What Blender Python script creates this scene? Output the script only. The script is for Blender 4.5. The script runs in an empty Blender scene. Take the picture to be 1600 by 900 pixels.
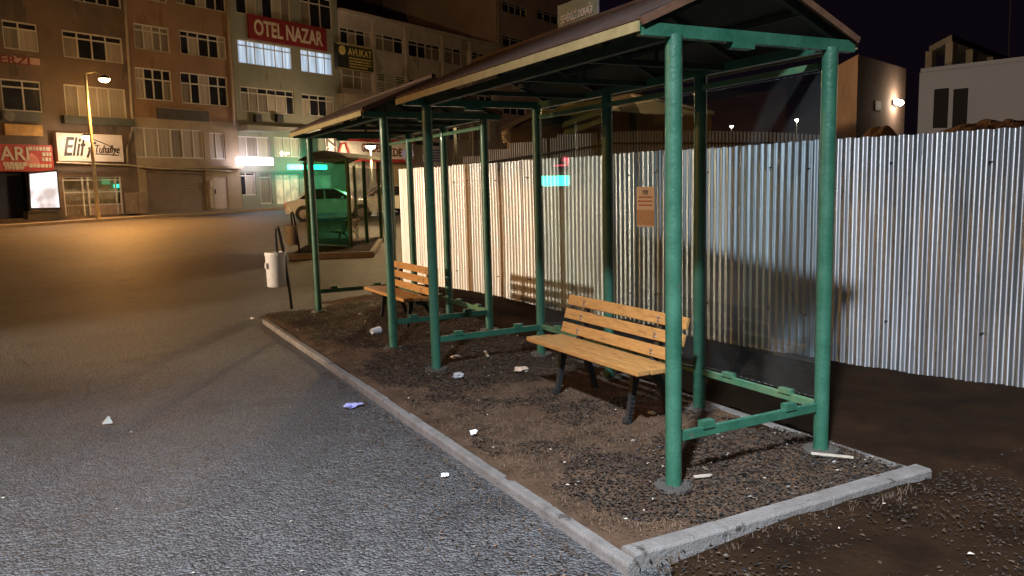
import bpy, math, random
from mathutils import Vector, Matrix
from mathutils import noise as mnoise
random.seed(7)
S = bpy.context.scene
COL = S.collection

# ------------------------------------------------------------------ camera
FPX = 1237.0; CX, CY = 800.0, 450.0; H = 1.65
_Y = Vector((141-CX, 310-CY, FPX)).normalized()
_X = Vector((3170-CX, 232-CY, FPX)); _X = (_X - _Y*_X.dot(_Y)).normalized()
_Z = _X.cross(_Y)
if _Z.y > 0: _Z = -_Z
RM = Matrix((_X, _Y, _Z))                      # camera axes (right, down, forward) -> world
C0 = Vector((0, 0, H))
cam = bpy.data.objects.new('camera', bpy.data.cameras.new('camera')); COL.objects.link(cam)
r_, d_, f_ = RM @ Vector((1,0,0)), RM @ Vector((0,1,0)), RM @ Vector((0,0,1))
cam.matrix_world = Matrix(((r_.x, -d_.x, -f_.x, 0), (r_.y, -d_.y, -f_.y, 0), (r_.z, -d_.z, -f_.z, H), (0,0,0,1)))
cam.data.sensor_width = 36; cam.data.lens = FPX/1600*36; cam.data.clip_start = .05; cam.data.clip_end = 1500
S.camera = cam
S.render.resolution_x = 1024; S.render.resolution_y = 576

# ------------------------------------------------------------------ night sky and exposure
W = bpy.data.worlds.new('World'); S.world = W; W.use_nodes = True
wn, wl = W.node_tree.nodes, W.node_tree.links
bg = wn['Background']
sky = wn.new('ShaderNodeTexSky'); sky.sky_type = 'NISHITA'; sky.sun_disc = False
sky.sun_elevation = math.radians(-4); sky.sun_rotation = math.radians(40)
mx = wn.new('ShaderNodeMix'); mx.data_type = 'RGBA'; mx.blend_type = 'ADD'; mx.inputs[0].default_value = .02
mx.inputs[6].default_value = (.034, .018, .040, 1)
wl.new(sky.outputs[0], mx.inputs[7]); wl.new(mx.outputs[2], bg.inputs[0])
bg.inputs[1].default_value = .09
S.view_settings.view_transform = 'Standard'; S.view_settings.look = 'None'
S.view_settings.exposure = 0; S.view_settings.gamma = 1; S.view_settings.use_curve_mapping = False
WARM = (1.0, .43, .10); WHITE = (.74, .84, 1.0); NEUT = (1.0, .74, .46)
def lamp(name, loc, power, color, radius=.12, kind='POINT', aim=None, cone=150, blend=.4):
    l = bpy.data.lights.new(name, kind); l.energy = power; l.color = color; l.shadow_soft_size = radius
    if kind == 'SPOT': l.spot_size = math.radians(cone); l.spot_blend = blend
    o = bpy.data.objects.new(name, l); COL.objects.link(o); o.location = loc
    if aim is not None: o.rotation_euler = (Vector(aim)-Vector(loc)).to_track_quat('-Z','Y').to_euler()
    return o
# unseen street lamps outside the frame; fence, flood and lane lights are added
lamp('lamp_light_near', (-4.4,-3.2,9.8), 27500, WHITE, .32, 'SPOT', (-1.0,.9,0), 60, 1.0)
lamp('added_light_fence', (-4.3,-3.1,9.7), 7500, (.84,.90,1.0), .32, 'SPOT', (6.6,2.6,.9), 40, 1.0)  # added spot, brightens the right-hand run of the sheet fence
lamp('added_light_flood', (-9.5,10.5,3.0), 7500, (1.0,.80,.58), .18, 'SPOT', (4.9,9.9,1.0), 36, .7)  # added floodlight, brightens the far run of the fence
lamp('lamp_light_road', (-13,13,6.5), 3400, (1.0,.46,.14), .25)
lamp('lamp_light_square', (-26,24,9), 900, WARM, .12)
lamp('lamp_light_side', (-19,4,6.5), 1700, WARM, .12)
lamp('added_light_lane', (12.0,27,5.4), 8500, (1.0,.66,.30), .2)  # added point light to brighten the lane ground

# ------------------------------------------------------------------ pixel -> place helpers
def ray(px, py): return RM @ Vector((px-CX, py-CY, FPX))
def atD(px, py, D): return C0 + ray(px, py)*(D/FPX)
def atx(px, py, x):
    r = ray(px, py); return C0 + r*(x/r.x)
def gp(px, py, z=0.0):
    r = ray(px, py); return C0 + r*((z-H)/r.z)
def dep(x, y): return f_.x*x + f_.y*y
def G(x, y):
    D = dep(x, y)
    return .045 if D < 22 else .045+.0208*(min(D, 110)-22)
U = Vector((.884, .467, 0)).normalized(); N = Vector((U.y, -U.x, 0))
P0 = atD(65, 312, 41); P0.z = 0
def fac(px, py, off=0.0):
    q = P0 + N*off; r = ray(px, py); t = (q-C0).dot(N)/r.dot(N); P = C0 + r*t
    return (P-P0).dot(U), P.z
def FP(s, z, off=0.0): 
    v = P0 + U*s + N*off; return Vector((v.x, v.y, z))
def nz(x, y, z=0.0, sc=1.0): return mnoise.noise(Vector((x*sc, y*sc, z)))

# ------------------------------------------------------------------ materials
MATS = {}
def mat(name, col, rough=.7, metal=0.0, var=.25, vscale=3.0, bump=0.0, bscale=40.0, emit=None, estr=0.0, spec=.5, col2=None, stretch=None, coat=0.0, detail=6, chips=None):
    m = bpy.data.materials.new(name); m.use_nodes = True; nt = m.node_tree; n, l = nt.nodes, nt.links
    b = n['Principled BSDF']; b.inputs['Roughness'].default_value = rough; b.inputs['Metallic'].default_value = metal
    b.inputs['Specular IOR Level'].default_value = spec; b.inputs['Coat Weight'].default_value = coat
    tc = n.new('ShaderNodeTexCoord'); mp = n.new('ShaderNodeMapping'); l.new(tc.outputs['Object'], mp.inputs[0])
    if stretch: mp.inputs['Scale'].default_value = stretch
    no = n.new('ShaderNodeTexNoise'); no.inputs['Scale'].default_value = vscale; no.inputs['Detail'].default_value = detail
    no.inputs['Roughness'].default_value = .65
    l.new(mp.outputs[0], no.inputs['Vector'])
    cr = n.new('ShaderNodeValToRGB'); cr.color_ramp.elements[0].position = .3; cr.color_ramp.elements[1].position = .7
    c2 = col2 or tuple(min(1, c*(1+var)) for c in col); c1 = col if col2 else tuple(c*(1-var) for c in col)
    cr.color_ramp.elements[0].color = (*c1, 1); cr.color_ramp.elements[1].color = (*c2, 1)
    l.new(no.outputs[0], cr.inputs[0]); l.new(cr.outputs[0], b.inputs['Base Color'])
    if chips:                                  # worn spots with a colour of their own: (colour, noise scale, threshold, mapping scale)
        ccol, csc, cth, cst = chips
        m3 = n.new('ShaderNodeMapping'); m3.inputs['Scale'].default_value = cst; l.new(tc.outputs['Object'], m3.inputs[0])
        n3 = n.new('ShaderNodeTexNoise'); n3.inputs['Scale'].default_value = csc; n3.inputs['Detail'].default_value = 9; n3.inputs['Roughness'].default_value = .7
        l.new(m3.outputs[0], n3.inputs['Vector'])
        c3 = n.new('ShaderNodeMapRange'); c3.inputs[1].default_value = cth; c3.inputs[2].default_value = cth+.05; l.new(n3.outputs[0], c3.inputs[0])
        x3 = n.new('ShaderNodeMix'); x3.data_type = 'RGBA'; x3.inputs[7].default_value = (*ccol, 1)
        l.new(c3.outputs[0], x3.inputs[0]); l.new(cr.outputs[0], x3.inputs[6]); l.new(x3.outputs[2], b.inputs['Base Color'])
    rr = n.new('ShaderNodeMapRange'); rr.inputs[3].default_value = max(.02, rough-.1); rr.inputs[4].default_value = min(1, rough+.1)
    l.new(no.outputs[0], rr.inputs[0]); l.new(rr.outputs[0], b.inputs['Roughness'])
    if bump:
        n2 = n.new('ShaderNodeTexNoise'); n2.inputs['Scale'].default_value = bscale; n2.inputs['Detail'].default_value = 4
        l.new(mp.outputs[0], n2.inputs['Vector'])
        bp = n.new('ShaderNodeBump'); bp.inputs['Strength'].default_value = bump; bp.inputs['Distance'].default_value = .01
        l.new(n2.outputs[0], bp.inputs['Height']); l.new(bp.outputs[0], b.inputs['Normal'])
    if emit:
        b.inputs['Emission Color'].default_value = (*emit, 1); b.inputs['Emission Strength'].default_value = estr
    MATS[name] = m; return m

green = mat('green_paint', (.014,.074,.042), .42, var=.3, vscale=7, bump=.3, bscale=50, col2=(.036,.125,.076), coat=.1, chips=((.09,.075,.05), 9, .665, (1,1,.6)))
green_old = mat('worn_green_paint', (.03,.13,.07), .5, vscale=6, bump=.3, bscale=50, col2=(.11,.17,.08), chips=((.08,.045,.02), 14, .62, (1,1,1)))
truss_m = mat('shaded_truss_paint', (.014,.030,.018), .6, vscale=8)  # green paint darkened, shade under the roof put into the colour
roof_m = mat('brown_roof_sheet', (.045,.026,.018), .75, vscale=5, bump=.4, bscale=20)
roof_u = mat('dark_roof_lining', (.020,.028,.019), .8, vscale=4)
fascia_m = mat('cream_fascia', (.24,.20,.09), .6, vscale=12, var=.2, bump=.1)
dull_m = mat('dusty_dark_glass', (.008,.009,.011), .6, spec=.08)
rust = mat('rust_brown', (.10,.045,.02), .8, vscale=20, bump=.4)
wood = mat('bench_wood', (.29,.135,.04), .45, vscale=9, col2=(.48,.25,.075), stretch=(6,1,12), bump=.25, bscale=14, coat=.12, chips=((.13,.07,.035), 5, .60, (9,.7,14)))
iron = mat('cast_iron', (.016,.018,.018), .45, vscale=20, bump=.3)
black = mat('black_paint', (.012,.013,.014), .35)
white_p = mat('white_plastic', (.62,.62,.64), .5, var=.12, vscale=7, bump=.1)
kerb_m = mat('painted_kerb', (.12,.105,.09), .9, spec=.2, var=.3, vscale=6, bump=.6, bscale=70, col2=(.20,.183,.166), chips=((.055,.045,.035), 7, .60, (1,1,1)))
conc = mat('concrete', (.20,.18,.16), .85, vscale=4, bump=.5, bscale=30)
pave_m = mat('pavement', (.16,.14,.12), .7, vscale=2, bump=.4, bscale=20)
paper = mat('white_paper', (.85,.84,.82), .7, var=.08, vscale=40)
purple = mat('purple_wrapper', (.12,.10,.55), .4, col2=(.6,.6,.75), vscale=60)
brownpap = mat('brown_packaging', (.48,.33,.22), .6, col2=(.72,.60,.48), vscale=60)
steelpl = mat('base_plate_steel', (.10,.09,.075), .6, metal=.4, bump=.3)
wallA = mat('brown_render', (.145,.10,.072), .9, var=.3, chips=((.09,.07,.055), .9, .56, (1,1,.35)), vscale=.6, bump=.2, bscale=8)
wallB = mat('orange_render', (.235,.14,.08), .9, chips=((.20,.10,.05), .8, .57, (1,1,.3)), var=.18, vscale=.5, bump=.2, bscale=8)
wallBp = mat('cream_render', (.30,.23,.15), .9, vscale=.7)
wallC = mat('grey_green_render', (.22,.22,.17), .9, chips=((.15,.145,.11), .8, .58, (1,1,.3)), var=.15, vscale=.5, bump=.2, bscale=8)
wallCl = mat('pale_grey_render', (.30,.29,.25), .9, var=.15, vscale=.8)
wallD = mat('grey_render', (.46,.40,.36), .9, chips=((.30,.25,.21), .8, .56, (1,1,.3)), var=.2, vscale=.5, bump=.2, bscale=8)
wallE = mat('dusky_render', (.42,.32,.28), .9, var=.2, vscale=.5)
wallE2 = mat('dark_brown_render', (.14,.09,.075), .95, vscale=.4)
frame_m = mat('window_frame', (.52,.48,.42), .5, var=.1)
pane_m = mat('dark_glass', (.018,.018,.022), .22, var=.4, vscale=.8, spec=.7)
curt_m = mat('curtain_behind_glass', (.20,.165,.13), .5, var=.35, vscale=7, stretch=(1,1,.04), coat=.4)
curt2 = mat('pale_curtain', (.34,.29,.23), .5, var=.25, vscale=8, stretch=(1,1,.04), coat=.4)
def emat(name, col, st, vs=None, col2=None, stretch=None):
    m = bpy.data.materials.new(name); m.use_nodes = True; nt = m.node_tree; n, l = nt.nodes, nt.links
    b = n['Principled BSDF']; b.inputs['Base Color'].default_value = (.3,.3,.3,1)
    b.inputs['Emission Strength'].default_value = st; b.inputs['Emission Color'].default_value = (*col, 1)
    if vs:
        tc = n.new('ShaderNodeTexCoord'); mp = n.new('ShaderNodeMapping'); l.new(tc.outputs['Object'], mp.inputs[0])
        if stretch: mp.inputs['Scale'].default_value = stretch
        no = n.new('ShaderNodeTexNoise'); no.inputs['Scale'].default_value = vs; l.new(mp.outputs[0], no.inputs['Vector'])
        cr = n.new('ShaderNodeValToRGB'); cr.color_ramp.elements[0].position = .35; cr.color_ramp.elements[1].position = .65
        cr.color_ramp.elements[0].color = (*(col2 or col), 1); cr.color_ramp.elements[1].color = (*col, 1)
        l.new(no.outputs[0], cr.inputs[0]); l.new(cr.outputs[0], b.inputs['Emission Color'])
    return m
lit_m = emat('lit_curtain', (.62,.80,1.0), .95, 4.0, (.22,.32,.42), (1,1,.05))
litwhite = emat('lit_sign_face', (.86,.80,1.0), 16)
litscreen = emat('lit_poster_face', (.9,.93,1.0), 1.6, 1.1, (.28,.28,.30))
litgreen = emat('green_sign_glow', (.0,1.0,.55), 9)
litgreen_b = emat('green_sign_glow_bright', (.03,1.0,.62), 13)
litred = emat('red_sign_glow', (1.0,.04,.10), 7)
litwarm = emat('warm_shop_window', (1.0,.74,.34), .55, 1.5, (.25,.16,.06))
bulb_w = emat('sodium_bulb', (1.0,.72,.30), 60)
bulb_c = emat('white_bulb', (1.0,.90,.70), 60)
tailred = emat('tail_lamp', (.9,.02,.01), .6)
red_s = mat('red_sign_paint', (.42,.045,.035), .5, var=.15, vscale=2)
redd_s = mat('dark_red_sign_paint', (.20,.02,.022), .5, var=.12, vscale=2)
cream_t = mat('cream_lettering', (.55,.46,.36), .5, var=.05)
pink_s = mat('pinkish_white_board', (.62,.52,.46), .5, var=.08, vscale=2)
dark_t = mat('dark_lettering', (.03,.018,.015), .5)
gold_t = mat('gold_lettering', (.60,.48,.16), .5)
dark_s = mat('dark_sign_board', (.03,.032,.025), .5, var=.3)
ochre_s = mat('ochre_board', (.50,.27,.08), .6)
blue_s = mat('blue_sign', (.03,.05,.32), .4)
navy = mat('navy_interior', (.012,.016,.045), .6)
shut_m = mat('roller_shutter', (.22,.165,.125), .5, var=.12, vscale=1.5)
door_m = mat('pale_door', (.46,.38,.32), .5, var=.1)
pipe_m = mat('drain_pipe_paint', (.36,.30,.22), .5)
carw = mat('silver_car_paint', (.72,.73,.75), .25, metal=.4, coat=.8, var=.03)
card = mat('dark_car_paint', (.08,.085,.09), .25, metal=.4, coat=.8, var=.03)
tyre_m = mat('tyre_rubber', (.015,.015,.015), .8)
rim_m = mat('alloy_rim', (.45,.45,.46), .3, metal=.8)
earth = mat('earth_heap', (.20,.105,.045), .95, var=.35, vscale=5, bump=1, bscale=12)
picket_m = mat('pale_picket', (.30,.28,.27), .5, var=.2)
beige_h = mat('beige_hall_wall', (.13,.10,.06), .9, var=.15, vscale=1)
pinkw = mat('pale_pink_wall', (.52,.39,.29), .85, var=.1, vscale=2)
greenw = mat('green_wall', (.14,.17,.09), .85, var=.15, vscale=1)
contw = mat('white_cabin_panel', (.20,.23,.30), .7, var=.06, vscale=1)
blank = mat('bare_concrete_wall', (.30,.20,.16), .9, var=.25, vscale=.8, bump=.5, bscale=6)

def stripes(m, axis_scale, amount=.5, ax=0):
    """ribs of a roller shutter as bump"""
    nt = m.node_tree; n, l = nt.nodes, nt.links
    tc = n.new('ShaderNodeTexCoord'); wv = n.new('ShaderNodeTexWave'); wv.bands_direction = 'XYZ'[ax]
    wv.inputs['Scale'].default_value = axis_scale; l.new(tc.outputs['Object'], wv.inputs['Vector'])
    bp = n.new('ShaderNodeBump'); bp.inputs['Strength'].default_value = amount; bp.inputs['Distance'].default_value = .02
    l.new(wv.outputs[0], bp.inputs['Height']); l.new(bp.outputs[0], n['Principled BSDF'].inputs['Normal'])
stripes(shut_m, 3.5, .7, 2)

def asphalt_material():
    m = bpy.data.materials.new('asphalt'); m.use_nodes = True; nt = m.node_tree; n, l = nt.nodes, nt.links
    b = n['Principled BSDF']; tc = n.new('ShaderNodeTexCoord')
    def noise(sc, det=5, ro=.6):
        q = n.new('ShaderNodeTexNoise'); q.inputs['Scale'].default_value = sc; q.inputs['Detail'].default_value = det
        q.inputs['Roughness'].default_value = ro; l.new(tc.outputs['Object'], q.inputs['Vector']); return q
    big = noise(.35, 4); mid = noise(4.0, 6); fine = noise(70, 3)
    vor = n.new('ShaderNodeTexVoronoi'); vor.inputs['Scale'].default_value = 66; l.new(tc.outputs['Object'], vor.inputs['Vector'])
    cr = n.new('ShaderNodeValToRGB'); e = cr.color_ramp.elements
    e[0].position = .25; e[0].color = (.030,.029,.029,1); e[1].position = .8; e[1].color = (.10,.097,.094,1)
    mixf = n.new('ShaderNodeMath'); mixf.operation = 'ADD'
    m1 = n.new('ShaderNodeMath'); m1.operation = 'MULTIPLY'; m1.inputs[1].default_value = .5; l.new(big.outputs[0], m1.inputs[0])
    m2 = n.new('ShaderNodeMath'); m2.operation = 'MULTIPLY'; m2.inputs[1].default_value = .5; l.new(mid.outputs[0], m2.inputs[0])
    l.new(m1.outputs[0], mixf.inputs[0]); l.new(m2.outputs[0], mixf.inputs[1])
    l.new(mixf.outputs[0], cr.inputs[0])
    # single pale and dark stones of the aggregate
    sp = n.new('ShaderNodeMix'); sp.data_type = 'RGBA'; sp.blend_type = 'MULTIPLY'; sp.inputs[0].default_value = .75
    cs = n.new('ShaderNodeValToRGB'); es = cs.color_ramp.elements
    es[0].position = .2; es[0].color = (.45,.45,.45,1); es[1].position = .85; es[1].color = (1.8,1.78,1.75,1)
    l.new(vor.outputs['Color'], cs.inputs[0]); l.new(cr.outputs[0], sp.inputs[6]); l.new(cs.outputs[0], sp.inputs[7])
    wr = n.new('ShaderNodeMix'); wr.data_type = 'VECTOR'; wr.inputs[0].default_value = .12; l.new(tc.outputs['Object'], wr.inputs[4])
    wn_ = noise(1.6, 5); l.new(wn_.outputs['Color'], wr.inputs[5])
    vc = n.new('ShaderNodeTexVoronoi'); vc.feature = 'DISTANCE_TO_EDGE'; vc.inputs['Scale'].default_value = .42; l.new(wr.outputs[1], vc.inputs['Vector'])
    ck = n.new('ShaderNodeMapRange'); ck.inputs[1].default_value = .0; ck.inputs[2].default_value = .006; ck.inputs[3].default_value = .35; ck.inputs[4].default_value = 1.0; l.new(vc.outputs['Distance'], ck.inputs[0])
    gate = noise(.5, 2); gk = n.new('ShaderNodeMapRange'); gk.inputs[1].default_value = .5; gk.inputs[2].default_value = .56; l.new(gate.outputs[0], gk.inputs[0])
    ckm = n.new('ShaderNodeMix'); ckm.data_type = 'FLOAT'; l.new(gk.outputs[0], ckm.inputs[0]); ckm.inputs[2].default_value = 1.0; l.new(ck.outputs[0], ckm.inputs[3])
    st = noise(.9, 3); stm = n.new('ShaderNodeMapRange'); stm.inputs[1].default_value = .58; stm.inputs[2].default_value = .70; stm.inputs[3].default_value = 1.0; stm.inputs[4].default_value = .62; l.new(st.outputs[0], stm.inputs[0])
    mm = n.new('ShaderNodeMath'); mm.operation = 'MULTIPLY'; l.new(ckm.outputs[0], mm.inputs[0]); l.new(stm.outputs[0], mm.inputs[1])
    fin = n.new('ShaderNodeVectorMath'); fin.operation = 'SCALE'; l.new(sp.outputs[2], fin.inputs[0]); l.new(mm.outputs[0], fin.inputs['Scale'])
    l.new(fin.outputs[0], b.inputs['Base Color'])
    rg = n.new('ShaderNodeMapRange'); rg.inputs[3].default_value = .42; rg.inputs[4].default_value = .72
    l.new(mid.outputs[0], rg.inputs[0]); l.new(rg.outputs[0], b.inputs['Roughness'])
    hh = n.new('ShaderNodeMath'); hh.operation = 'MULTIPLY_ADD'; hh.inputs[1].default_value = -1.2
    l.new(vor.outputs['Distance'], hh.inputs[0]); l.new(fine.outputs[0], hh.inputs[2])
    h2 = n.new('ShaderNodeMath'); h2.operation = 'MULTIPLY_ADD'; h2.inputs[1].default_value = 2.0
    md = noise(22, 3); l.new(md.outputs[0], h2.inputs[0]); l.new(hh.outputs[0], h2.inputs[2])
    bp = n.new('ShaderNodeBump'); bp.inputs['Strength'].default_value = 1.0; bp.inputs['Distance'].default_value = .013
    l.new(h2.outputs[0], bp.inputs['Height']); l.new(bp.outputs[0], b.inputs['Normal'])
    return m
asphalt = asphalt_material()
dirt = mat('dirt', (.009,.005,.0025), .9, spec=.05, vscale=2.5, bump=1.0, bscale=35, col2=(.030,.0155,.0075), detail=10)
soil = mat('dry_soil', (.044,.025,.014), .95, spec=.1, vscale=5, bump=1.0, bscale=50, col2=(.115,.070,.043), detail=12)

def galvanised(name, tint, metal=.9, ro=.19):
    m = bpy.data.materials.new(name); m.use_nodes = True; nt = m.node_tree; n, l = nt.nodes, nt.links
    b = n['Principled BSDF']; b.inputs['Metallic'].default_value = metal
    b.inputs['Anisotropic'].default_value = .85; tg = n.new('ShaderNodeTangent'); tg.direction_type = 'RADIAL'; tg.axis = 'Z'; l.new(tg.outputs[0], b.inputs['Tangent']); b.inputs['Anisotropic Rotation'].default_value = .25
    tc = n.new('ShaderNodeTexCoord'); mp = n.new('ShaderNodeMapping'); mp.inputs['Scale'].default_value = (9, 9, .5)
    l.new(tc.outputs['Object'], mp.inputs[0])
    no = n.new('ShaderNodeTexNoise'); no.inputs['Scale'].default_value = 1.0; no.inputs['Detail'].default_value = 6; l.new(mp.outputs[0], no.inputs['Vector'])
    n2 = n.new('ShaderNodeTexNoise'); n2.inputs['Scale'].default_value = 1.4; n2.inputs['Detail'].default_value = 4; l.new(mp.outputs[0], n2.inputs['Vector'])
    cr = n.new('ShaderNodeValToRGB'); e = cr.color_ramp.elements; e[0].position = .3; e[1].position = .7
    e[0].color = (*[c*.62 for c in tint], 1); e[1].color = (*tint, 1)
    l.new(no.outputs[0], cr.inputs[0]); l.new(cr.outputs[0], b.inputs['Base Color'])
    rr = n.new('ShaderNodeMapRange'); rr.inputs[1].default_value = .3; rr.inputs[2].default_value = .7
    rr.inputs[3].default_value = ro; rr.inputs[4].default_value = ro+.14
    l.new(n2.outputs[0], rr.inputs[0]); l.new(rr.outputs[0], b.inputs['Roughness'])
    bp = n.new('ShaderNodeBump'); bp.inputs['Strength'].default_value = .25; bp.inputs['Distance'].default_value = .01
    l.new(no.outputs[0], bp.inputs['Height']); l.new(bp.outputs[0], b.inputs['Normal'])
    return m
galv = galvanised('galvanised_sheet', (.60,.605,.61), .86, .27)
galv_lit = galvanised('galvanised_sheet_lit', (.86,.85,.83), .45, .30)  # same sheet made paler, lamplight on the far run put into its colour

def glass_material(name, tint, grime=.08, dirtcol=(.3,.3,.28), f0=.08):
    m = bpy.data.materials.new(name); m.use_nodes = True; nt = m.node_tree; n, l = nt.nodes, nt.links
    for q in list(n):
        if q.type == 'BSDF_PRINCIPLED': n.remove(q)
    out = [q for q in n if q.type == 'OUTPUT_MATERIAL'][0]
    tr = n.new('ShaderNodeBsdfTransparent'); tr.inputs[0].default_value = (*tint, 1)
    gl = n.new('ShaderNodeBsdfGlossy'); gl.inputs['Roughness'].default_value = .02; gl.inputs[0].default_value = (1,1,1,1)
    df = n.new('ShaderNodeBsdfDiffuse'); df.inputs[0].default_value = (*dirtcol, 1)
    lw = n.new('ShaderNodeLayerWeight'); lw.inputs[0].default_value = .5
    pw = n.new('ShaderNodeMath'); pw.operation = 'POWER'; pw.inputs[1].default_value = 4.5; l.new(lw.outputs['Facing'], pw.inputs[0])
    mr = n.new('ShaderNodeMapRange'); mr.inputs[3].default_value = f0; mr.inputs[4].default_value = 1.0; l.new(pw.outputs[0], mr.inputs[0])
    a = n.new('ShaderNodeMixShader'); l.new(mr.outputs[0], a.inputs[0]); l.new(tr.outputs[0], a.inputs[1]); l.new(gl.outputs[0], a.inputs[2])
    c = n.new('ShaderNodeMixShader')
    tc = n.new('ShaderNodeTexCoord'); no = n.new('ShaderNodeTexNoise'); no.inputs['Scale'].default_value = 3; no.inputs['Detail'].default_value = 8
    l.new(tc.outputs['Object'], no.inputs['Vector'])
    g2 = n.new('ShaderNodeMapRange'); g2.inputs[1].default_value = .35; g2.inputs[2].default_value = .75; g2.inputs[3].default_value = grime*.3; g2.inputs[4].default_value = grime*1.6
    l.new(no.outputs[0], g2.inputs[0]); l.new(g2.outputs[0], c.inputs[0])
    l.new(a.outputs[0], c.inputs[1]); l.new(df.outputs[0], c.inputs[2]); l.new(c.outputs[0], out.inputs[0])
    return m
glass = glass_material('shelter_glass', (.74,.82,.85), .03, f0=.06)
glass_far = glass_material('far_shelter_glass', (.86,.87,.86), .04)
glass_g = glass_material('green_lit_shelter_glass', (.30,.70,.60), .07, (.01,.22,.16), .08)  # clear glass; light of the green sign put into tint and grime colour

# ------------------------------------------------------------------ object helpers
def wloc(o):
    v = Vector((0,0,0))
    while o: v += o.location; o = o.parent
    return v
class MB:
    def __init__(s): s.v = []; s.f = []; s.m = []
    def face(s, pts, mi=0):
        k = len(s.v); s.v += [Vector(p) for p in pts]; s.f.append(tuple(range(k, k+len(pts)))); s.m.append(mi); return s
    def hexa(s, p, mi=0):          # p: 4 bottom + 4 top points
        k = len(s.v); s.v += [Vector(q) for q in p]
        for f in ((3,2,1,0),(4,5,6,7),(0,1,5,4),(1,2,6,5),(2,3,7,6),(3,0,4,7)): s.f.append(tuple(k+i for i in f)); s.m.append(mi)
        return s
    def box(s, a, b, mi=0):
        x0,y0,z0 = a; x1,y1,z1 = b
        return s.hexa([(x0,y0,z0),(x1,y0,z0),(x1,y1,z0),(x0,y1,z0),(x0,y0,z1),(x1,y0,z1),(x1,y1,z1),(x0,y1,z1)], mi)
    def fbox(s, s0, s1, z0, z1, o0, o1, mi=0):     # box on the facade frame
        return s.hexa([FP(s0,z0,o1),FP(s1,z0,o1),FP(s1,z0,o0),FP(s0,z0,o0),FP(s0,z1,o1),FP(s1,z1,o1),FP(s1,z1,o0),FP(s0,z1,o0)], mi)
    def bar(s, a, b, w, h, up=(0,0,1), mi=0):      # rectangular bar a->b
        a, b = Vector(a), Vector(b); d = (b-a).normalized(); sd = d.cross(Vector(up))
        if sd.length < 1e-4: sd = Vector((1,0,0))
        sd.normalize(); u = sd.cross(d); sd *= w/2; u *= h/2
        return s.hexa([a-sd-u, a+sd-u, b+sd-u, b-sd-u, a-sd+u, a+sd+u, b+sd+u, b-sd+u], mi)
    def tube(s, pts, r, n=12, mi=0, caps=True):
        pts = [Vector(p) for p in pts]; R = r if isinstance(r, (list, tuple)) else [r]*len(pts)
        k0 = len(s.v); ref = Vector((0,0,1))
        for i, p in enumerate(pts):
            d = (pts[min(i+1, len(pts)-1)] - pts[max(i-1, 0)]).normalized()
            rf = ref if abs(d.dot(ref)) < .95 else Vector((1,0,0))
            a = d.cross(rf).normalized(); b = d.cross(a)
            for j in range(n):
                t = 2*math.pi*j/n; s.v.append(p + (a*math.cos(t)+b*math.sin(t))*R[i])
        for i in range(len(pts)-1):
            for j in range(n):
                q = k0+i*n; s.f.append((q+j, q+(j+1)%n, q+n+(j+1)%n, q+n+j)); s.m.append(mi)
        if caps:
            s.f.append(tuple(range(k0, k0+n))); s.m.append(mi); q = k0+(len(pts)-1)*n; s.f.append(tuple(q+j for j in reversed(range(n)))); s.m.append(mi)
        return s
    def prism(s, poly, dvec, mi=0):
        k = len(s.v); n = len(poly); dv = Vector(dvec)
        s.v += [Vector(p) for p in poly] + [Vector(p)+dv for p in poly]
        s.f.append(tuple(range(k, k+n))); s.f.append(tuple(k+n+i for i in reversed(range(n)))); s.m += [mi, mi]
        for i in range(n): s.f.append((k+(i+1)%n, k+i, k+n+i, k+n+(i+1)%n)); s.m.append(mi)
        return s
    def build(s, name, m, parent=None, smooth=False, bevel=0, fix=True):
        me = bpy.data.meshes.new(name); off = wloc(parent) if parent else Vector((0,0,0))
        me.from_pydata([v-off for v in s.v], [], s.f)
        for q in (m if isinstance(m, list) else [m]): me.materials.append(q)
        if isinstance(m, list):
            for p, mi in zip(me.polygons, s.m): p.material_index = mi
        if fix:
            import bmesh
            bm = bmesh.new(); bm.from_mesh(me); bmesh.ops.recalc_face_normals(bm, faces=bm.faces); bm.to_mesh(me); bm.free()
        if smooth:
            for p in me.polygons: p.use_smooth = len(p.vertices) == 4
        me.update(); o = bpy.data.objects.new(name, me); COL.objects.link(o)
        if parent: o.parent = parent
        if bevel:
            bv = o.modifiers.new('b', 'BEVEL'); bv.width = bevel; bv.segments = 2; bv.limit_method = 'ANGLE'
        return o
def tag(o, label, cat, group=None, kind=None):
    if label: o['label'] = label
    if cat: o['category'] = cat
    if group: o['group'] = group
    if kind: o['kind'] = kind
    return o
def thing(name, loc, label, cat, group=None):
    o = bpy.data.objects.new(name, None); COL.objects.link(o); o.location = loc; o.empty_display_size = .2
    return tag(o, label, cat, group)
def struct(name, mb, m, **k): return tag(mb.build(name, m, **k), None, None, None, 'structure')
def copy_tree(o, parent=None):
    c = o.copy(); COL.objects.link(c); c.parent = parent
    for ch in [q for q in bpy.data.objects if q.parent == o]: copy_tree(ch, c)
    return c
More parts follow.
